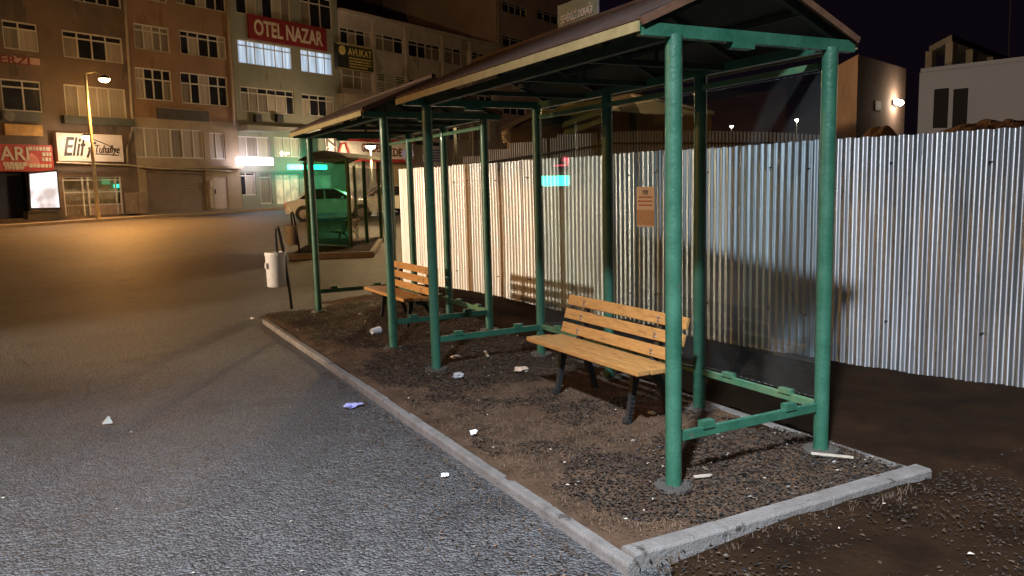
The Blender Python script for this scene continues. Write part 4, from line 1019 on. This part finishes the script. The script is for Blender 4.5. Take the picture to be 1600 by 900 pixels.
# traffic sign
P = atD(637,241,38); ts = thing('traffic_sign', (P.x,P.y,G(P.x,P.y)), 'round blue no parking sign between two green posts', 'traffic sign')
MB().tube([(P.x,P.y,G(P.x,P.y)-.1),(P.x,P.y,P.z+.5)], .03, 8).build('pole', conc, ts)
dv = (C0-P); dv.z = 0; dv.normalize(); Pf = P+dv*.05
MB().tube([Pf, Pf+dv*.02], .28, 24).build('disc', blue_s, ts); 
sd = Vector((-dv.y,dv.x,0)); MB().bar(Pf+dv*.03+sd*.18+Vector((0,0,.18)), Pf+dv*.03-sd*.18-Vector((0,0,.18)), .05, .012, up=dv).build('red_stroke', redd_s, ts)

# ------------------------------------------------------------------ cars
def car(label, P, yaw, paint, tail=False, L=4.4, suv=0):
    root = thing('parked_car', (0,0,0), label, 'car', 'parked cars')
    W2 = .87; hb = 0
    prof = [(-L/2,.32),(-L/2-.03,.55),(-L/2+.05,.88),(-L/2+.55,.98),(-L/2+.62,1.0),(L/2-1.25,.98),(L/2-.35,.82),(L/2-.02,.62),(L/2,.32)]
    q = MB(); secs = [(-W2,.90,.0),(-W2*.96,1.0,.0),(0,1.02,0),(W2*.96,1.0,0),(W2,.90,0)]
    k = len(prof)
    for (y, sc, _) in secs:
        for (x, z) in prof: q.v.append(Vector((x*(.985 if abs(y) > W2*.98 else 1), y, .30+(z-.30)*sc)))
    for i in range(len(secs)-1):
        for j in range(k): q.f.append((i*k+j, i*k+(j+1)%k, (i+1)*k+(j+1)%k, (i+1)*k+j)); q.m.append(0)
    q.f.append(tuple(range(k))); q.f.append(tuple((len(secs)-1)*k+j for j in reversed(range(k)))); q.m += [0,0]
    q.build('body', paint, root, bevel=.04)
    # cabin
    q = MB(); a0, a1, t0, t1, zt = -L/2+.55, L/2-1.2, -L/2+1.15, L/2-2.0, 1.44+suv
    P8 = [(a0,-W2*.93,.97),(a1,-W2*.93,.97),(a1,W2*.93,.97),(a0,W2*.93,.97),(t0,-W2*.72,zt),(t1,-W2*.72,zt),(t1,W2*.72,zt),(t0,W2*.72,zt)]
    q.hexa(P8); cb_ = q.build('cabin_glass', pane_m, root, bevel=.03)
    q = MB(); q.hexa([(t0-.05,-W2*.74,zt-.02),(t1+.05,-W2*.74,zt-.02),(t1+.05,W2*.74,zt-.02),(t0-.05,W2*.74,zt-.02),(t0+.1,-W2*.64,zt+.035),(t1-.1,-W2*.64,zt+.035),(t1-.1,W2*.64,zt+.035),(t0+.1,W2*.64,zt+.035)])
    for sy in (-1,1):
        for (xa, xb) in ((a0+.03,t0),(a1-.03,t1),((a0+a1)/2,(t0+t1)/2+.05)):
            q.bar((xa,sy*W2*.945,.98),(xb,sy*W2*.735,zt), .05, .06, up=(0,1,0))
    q.build('roof', paint, root)
    for sx in (-1,1):
        for sy in (-1,1):
            x, y = sx*(L*.305), sy*(W2-.06)
            q = MB().tube([(x,y-.11,.32),(x,y-.10,.32),(x,y+.10,.32),(x,y+.11,.32)], [.29,.33,.33,.29], 22).build('wheel', tyre_m, root, smooth=False)
            r_ = MB().tube([(x,y+sy*.108,.32),(x,y+sy*.122,.32)], .21, 5+5)
            for a_ in range(5):
                t = a_*2*math.pi/5; r_.bar((x,y+sy*.126,.32),(x+.2*math.cos(t),y+sy*.126,.32+.2*math.sin(t)), .03, .05, up=(0,1,0))
            r_.build('rim', rim_m, q)
            arch = MB().tube([(x,y+sy*.02,.33),(x,y+sy*.075,.33)], .385, 22).build('wheel_arch', black, root)
    for sy in (-1,1):
        MB().box((-L/2-.035,sy*.62-.17,.68),(-L/2+.2,sy*.62+.17,.84)).build('tail_light', tailred if tail else mat('red_lens', (.35,.02,.02), .3) if 'red_lens' not in MATS else MATS['red_lens'], root, bevel=.02)
        MB().box((L/2-.3,sy*.62-.2,.60),(L/2+.0,sy*.62+.2,.74)).build('headlight', rim_m, root, bevel=.02)
        MB().box((a1-.55,sy*(W2+.03)-.07,.98),(a1-.4,sy*(W2+.03)+.07,1.1)).build('wing_mirror', paint, root, bevel=.02)
    MB().box((-L/2-.045,-.26,.52),(-L/2-.02,.26,.63)).build('number_plate', paper, root)
    MB().box((L/2-.0,-.26,.42),(L/2+.02,.26,.53)).build('number_plate', paper, root)
    root.location = (P.x,P.y,P.z); root.rotation_euler.z = yaw; return root
rt = math.atan2(r_.y, r_.x) if False else math.atan2((RM@Vector((1,0,0))).y, (RM@Vector((1,0,0))).x)
def carpos(px, D): 
    P = atD(px, 330, D); P.z = G(P.x,P.y); return P
car('white saloon car with red tail light seen through the green lit glass', carpos(523,37.5), rt+.12, carw, True, 4.3)
car('silver car parked by the restaurant between the far posts', carpos(598,40.5), rt+math.pi+.35, carw, False, 4.3, .02)
car('dark car mostly hidden behind the silver one at the fence end', carpos(650,44.5), rt+math.pi+.55, card, True, 4.2)

# ------------------------------------------------------------------ things behind the fence
def slabpx(name, P, depth_vec, m, parent): return MB().prism(P, depth_vec).build(name, m, parent)
fw = Vector((f_.x,f_.y,0)).normalized()
# pink lean-to
h = thing('lean_to_house', atD(812,235,22), 'small pale pink house wall with white sloping roof edge above the fence', 'house')
z0 = 0
def down(P, z=0.0): return Vector((P.x,P.y,z))
a, b = atD(797,204,22), atD(842,180,22.6)
slabpx('wall', [down(a),down(b),b,a], fw*5, pinkw, h)
a, b = atD(783,206,21.6), atD(845,176,22.3); slabpx('roof', [a,b,b+Vector((0,0,.13)),a+Vector((0,0,.13))], fw*5.8, frame_m, h)
MB().tube([atD(788,212,21.7), atD(795,222,21.8), atD(796,240,21.8)], .05, 8).build('gutter_pipe', frame_m, h)
h = thing('green_house', atD(900,200,24), 'dim green building with outside stairs above the fence', 'house')
a, b = atD(846,170,24), atD(948,152,23); slabpx('wall', [down(a),down(b),b,a], fw*7, greenw, h)
for dy in (0, 14):
    a, b = atD(882,206+dy-8,22.5), atD(948,184+dy-8,21.6); slabpx('stair_flight', [a,b,b+Vector((0,0,.14)),a+Vector((0,0,.14))], fw*1.0, mat('pale_green_trim', (.22,.30,.17), .7) if dy == 0 else MATS['pale_green_trim'], h)
h = thing('beige_hall', atD(1000,200,26), 'low beige hall with sloping roof behind the picket fence', 'house')
a, c, b = atD(950,146,26), atD(985,147,25.5), atD(1112,182,22); slabpx('wall', [down(a),down(b),b,c,a], fw*8, beige_h, h)
a, b = atD(948,141,25.8), atD(985,144,25.2); b2_ = atD(1116,180,21.8)
slabpx('roof', [a,b,b2_,b2_+Vector((0,0,.1)),b+Vector((0,0,.1)),a+Vector((0,0,.1))], fw*8.4, roof_m, h)
# bare building with lamp
h = thing('unfinished_building', atD(1370,190,32), 'bare concrete building with a glowing white wall lamp behind the fence', 'building')
A_, B_, D_ = atD(1341,85,30), atD(1416,107,34.3), atD(1296,84,34)
MB().hexa([down(A_),down(B_),down(B_+(D_-A_)),down(D_),A_,Vector((B_.x,B_.y,A_.z)),Vector(((B_+D_-A_).x,(B_+D_-A_).y,A_.z)),Vector((D_.x,D_.y,A_.z))]).build('wall', blank, h)
P = A_.lerp(B_,.40); P.z = atD(1371,172,31.7).z; d_ab = (B_-A_); d_ab.z = 0; d_ab.normalize(); out_ = Vector((d_ab.y,-d_ab.x,0))
if out_.dot(C0-P) < 0: out_ = -out_
MB().prism([P-d_ab*.35, P+d_ab*.35, P+d_ab*.35+Vector((0,0,.38)), P-d_ab*.35+Vector((0,0,.38))], out_*.03).build('window', dull_m, h)
wl_ = thing('wall_lamp', atD(1395,159,32.3), 'glowing oval wall lamp on the bare concrete building', 'wall lamp')
P = A_.lerp(B_,.74); P = Vector((P.x,P.y,atD(1395,160,33.1).z))+out_*.12
MB().tube([P-d_ab*.34+out_*.02, P-d_ab*.2+out_*.1, P+d_ab*.2+out_*.1, P+d_ab*.34+out_*.02], [.05,.12,.12,.05], 12).build('bulb', bulb_c, wl_, smooth=True)
MB().prism([P-d_ab*.3-Vector((0,0,.1)), P+d_ab*.3-Vector((0,0,.1)), P+d_ab*.3+Vector((0,0,.1)), P-d_ab*.3+Vector((0,0,.1))], -out_*.1).build('bracket', iron, wl_)
lamp('wall_lamp_light', P+out_*.6, 40, NEUT, .12)
# white cabin
h = thing('site_cabin', atD(1520,180,17), 'white site cabin with a dark double window above the right end of the fence', 'cabin')
A_, B_ = atD(1437,114,18), atD(1640,93,16.2); B_.z = A_.z; dv_ = (A_-C0); dv_.z = 0; dv_ = dv_.normalized()*3
MB().hexa([down(A_,1.2),down(B_,1.2),down(B_+dv_,1.2),down(A_+dv_,1.2),A_,B_,B_+dv_,A_+dv_]).build('body', contw, h)
MB().hexa([A_+Vector((0,0,.002))-fw*.05, B_+Vector((0,0,.002))-fw*.05, B_+dv_+Vector((0,0,.002)), A_+dv_+Vector((0,0,.002)), A_+Vector((0,0,.09))-fw*.05, B_+Vector((0,0,.09))-fw*.05, B_+dv_+Vector((0,0,.09)), A_+dv_+Vector((0,0,.09))]).build('roof', contw, h)
u_ = (B_-A_).normalized(); nrm2 = Vector((u_.y,-u_.x,0)); 
if nrm2.dot(C0-A_) < 0: nrm2 = -nrm2
def on_cabin(px, py):
    r = ray(px,py); t = (A_-C0).dot(nrm2)/r.dot(nrm2); return C0+r*t+nrm2*.004
for (x0,x1) in ((1456,1480),(1486,1510)):
    a, b = on_cabin(x0,140), on_cabin(x1,137); a2, b2_ = on_cabin(x0,200), on_cabin(x1,200)
    w_ = MB().prism([a2,b2_,Vector((b2_.x,b2_.y,a.z)),Vector((a2.x,a2.y,a.z))], nrm2*.01).build('window', dull_m, h)
    MB().bar(Vector((a2.x,a2.y,a2.z)), Vector((a2.x,a2.y,a.z)), .05, .04, up=nrm2).build('frame', contw, w_)
# open concrete frame
h = thing('concrete_frame_building', atD(1500,110,37), 'unfinished concrete slab roof on pillars behind the white cabin', 'building')
A_, B_, D_ = atD(1487,64,35), atD(1585,100,43), atD(1452,72,38)
B_.z = D_.z = A_.z; q = MB(); X_ = B_+D_-A_
q.hexa([A_,B_,X_,D_,A_+Vector((0,0,.28)),B_+Vector((0,0,.28)),X_+Vector((0,0,.28)),D_+Vector((0,0,.28))]); q.build('slab', conc, h)
for t in (.02,.3,.62,.96):
    p = A_.lerp(B_,t)+(D_-A_)*.06; MB().box((p.x-.17,p.y-.17,0),(p.x+.17,p.y+.17,A_.z-.003)).build('pillar', conc, h)
p = D_.lerp(A_,.1); MB().box((p.x-.17,p.y-.17,0),(p.x+.17,p.y+.17,A_.z-.003)).build('pillar', conc, h)
bk = MB(); bk.prism([down(A_.lerp(X_,.55)),down(B_.lerp(X_,.55)),B_.lerp(X_,.55)-Vector((0,0,.01)),A_.lerp(X_,.55)-Vector((0,0,.01))], fw*.3); bk.build('brick_wall', blank, h)
# antenna mast far right
P = atD(1580,92,60); mt_ = thing('antenna_mast', down(P,2), 'thin tall antenna mast in the night sky at the right', 'mast'); MB().tube([down(P,0), atD(1580,-30,60)], .04, 6).build('pole', conc, mt_)
for zz in (2.0, 5.0): MB().bar(down(P,P.z+zz)-Vector((.5,0,0)), down(P,P.z+zz)+Vector((.5,0,0)), .04, .04).build('crossbar', conc, mt_)
# earth heaps
mb = MB(); nx, ny = 90, 26
for j in range(ny+1):
    for i in range(nx+1):
        px = 1255+i*(520/nx); D = 10.5+j*.33; P = atD(px, 280, D); v = j/ny
        crest = interp([(1250,1.95),(1310,2.30),(1340,2.42),(1360,2.62),(1380,2.66),(1400,2.5),(1420,2.38),(1440,2.40),(1480,2.55),(1540,2.72),(1620,2.66),(1780,2.6)], px)
        z = crest*min(1, math.sin(min(1,v*1.6)*math.pi/2)) if v < .625 else crest*(1-.25*(v-.625)/.375)
        mb.v.append(Vector((P.x,P.y,max(0,z)+.10*nz(P.x,P.y,3,1.6)+.06*nz(P.x,P.y,6,5))))
for j in range(ny):
    for i in range(nx): a = j*(nx+1)+i; mb.f.append((a,a+1,a+nx+2,a+nx+1)); mb.m.append(0)
struct('earth_mound', mb, earth, fix=False)
lamp('site_lamp_light', atD(1700,120,9.8), 60, NEUT, .15)

# ------------------------------------------------------------------ single pieces of litter
def crumple(name, label, P, r, m, cat='litter', flat=.5, seed=1):
    import bmesh
    rnd = random.Random(seed); bm = bmesh.new(); bmesh.ops.create_icosphere(bm, subdivisions=2, radius=r)
    for v in bm.verts:
        k_ = rnd.uniform(.55,1.25); v.co *= k_; v.co.z *= flat
    me = bpy.data.meshes.new(name); bm.to_mesh(me); bm.free(); me.materials.append(m)
    o = bpy.data.objects.new(name, me); COL.objects.link(o); o.location = P; return tag(o, label, cat)
def scrap(name, label, P, pts, m, cat='litter'):
    mb = MB(); q = [Vector(p) for p in pts]; mb.face([Vector(P)+p for p in q]); o = mb.build(name, m, fix=False)
    sm = o.modifiers.new('s','SOLIDIFY'); sm.thickness = .003; return tag(o, label, cat)
g = gp(168,661,.045); 
mb = MB(); mb.hexa([g+Vector(v) for v in ((-.03,-.02,0),(.035,-.025,0),(.03,.03,0),(-.035,.02,0),(.004,-.012,.045),(.016,-.01,.05),(.012,.006,.052),(.0,.004,.044))])
tag(mb.build('paper_scrap', mat('dull_paper', (.42,.40,.34), .8)), 'folded pale paper cone standing alone on the open asphalt', 'litter')
crumple('candy_wrapper', 'crumpled blue and white wrapper on the asphalt by the kerb', gp(548,636,.045)+Vector((0,0,.012)), .05, purple, flat=.35, seed=3)
crumple('candy_wrapper', 'small blue scrap right of the crumpled wrapper at the kerb', gp(562,633,.045)+Vector((0,0,.008)), .03, purple, flat=.3, seed=8)
crumple('tissue', 'white crumpled tissue on the dry soil inside the kerb', gp(740,680,.1)+Vector((0,0,.018)), .028, paper, flat=.7, seed=4)
crumple('tissue', 'small white crumpled paper on the asphalt below the long kerb', gp(695,744,.045)+Vector((0,0,.008)), .022, paper, flat=.5, seed=5)
crumple('plastic_bag', 'crumpled greyish plastic piece in the leaves beside the front middle post', gp(715,590,.1)+Vector((0,0,.02)), .05, mat('grey_plastic', (.34,.33,.33), .35), flat=.5, seed=6)
crumple('food_wrapper', 'striped brown food wrapper lying in the leaf litter left of the near bench', gp(815,579,.1)+Vector((0,0,.012)), .075, brownpap, flat=.25, seed=9)
crumple('food_wrapper', 'small tan food wrapper in the leaves behind the front middle post', gp(712,560,.1)+Vector((0,0,.015)), .045, brownpap, flat=.4, seed=12)
crumple('tissue', 'pale crumpled tissue on the soil under the near bench seat', gp(1018,647,.1)+Vector((0,0,.012)), .03, mat('dull_tissue', (.5,.45,.32), .8), flat=.4, seed=10)
gc = gp(588,522,.1)
cp = MB().tube([gc+Vector((-.05,0,.035)), gc+Vector((.05,.03,.035))], [.030,.042], 14, caps=False)
o = cp.build('paper_cup', paper); sm = o.modifiers.new('s','SOLIDIFY'); sm.thickness = .002; tag(o, 'white paper cup lying on its side in the middle shelter', 'cup')
crumple('tissue', 'white paper piece in the dark leaves under the far end bench', gp(563,493,.1)+Vector((0,0,.012)), .035, paper, flat=.5, seed=14)
crumple('tissue', 'white paper piece on the asphalt near the tip of the long kerb', gp(395,498,.045)+Vector((0,0,.008)), .03, paper, flat=.4, seed=15)
for (px, py, lab) in ((1098,744,'tan wood sliver in the dark leaves right of the front near post'),(760,553,'long pale wood sliver among leaves between the shelters'),(1300,712,'pale wood slat lying by the foot of the rear right post')):
    P = gp(px,py,.115); a_ = random.uniform(0,3); L_ = .05 if px == 1098 else .11
    tag(MB().bar(P-Vector((math.cos(a_),math.sin(a_),0))*L_, P+Vector((math.cos(a_),math.sin(a_),.05))*L_, .022, .008).build('wood_sliver', pale[0]), lab, 'wood piece')
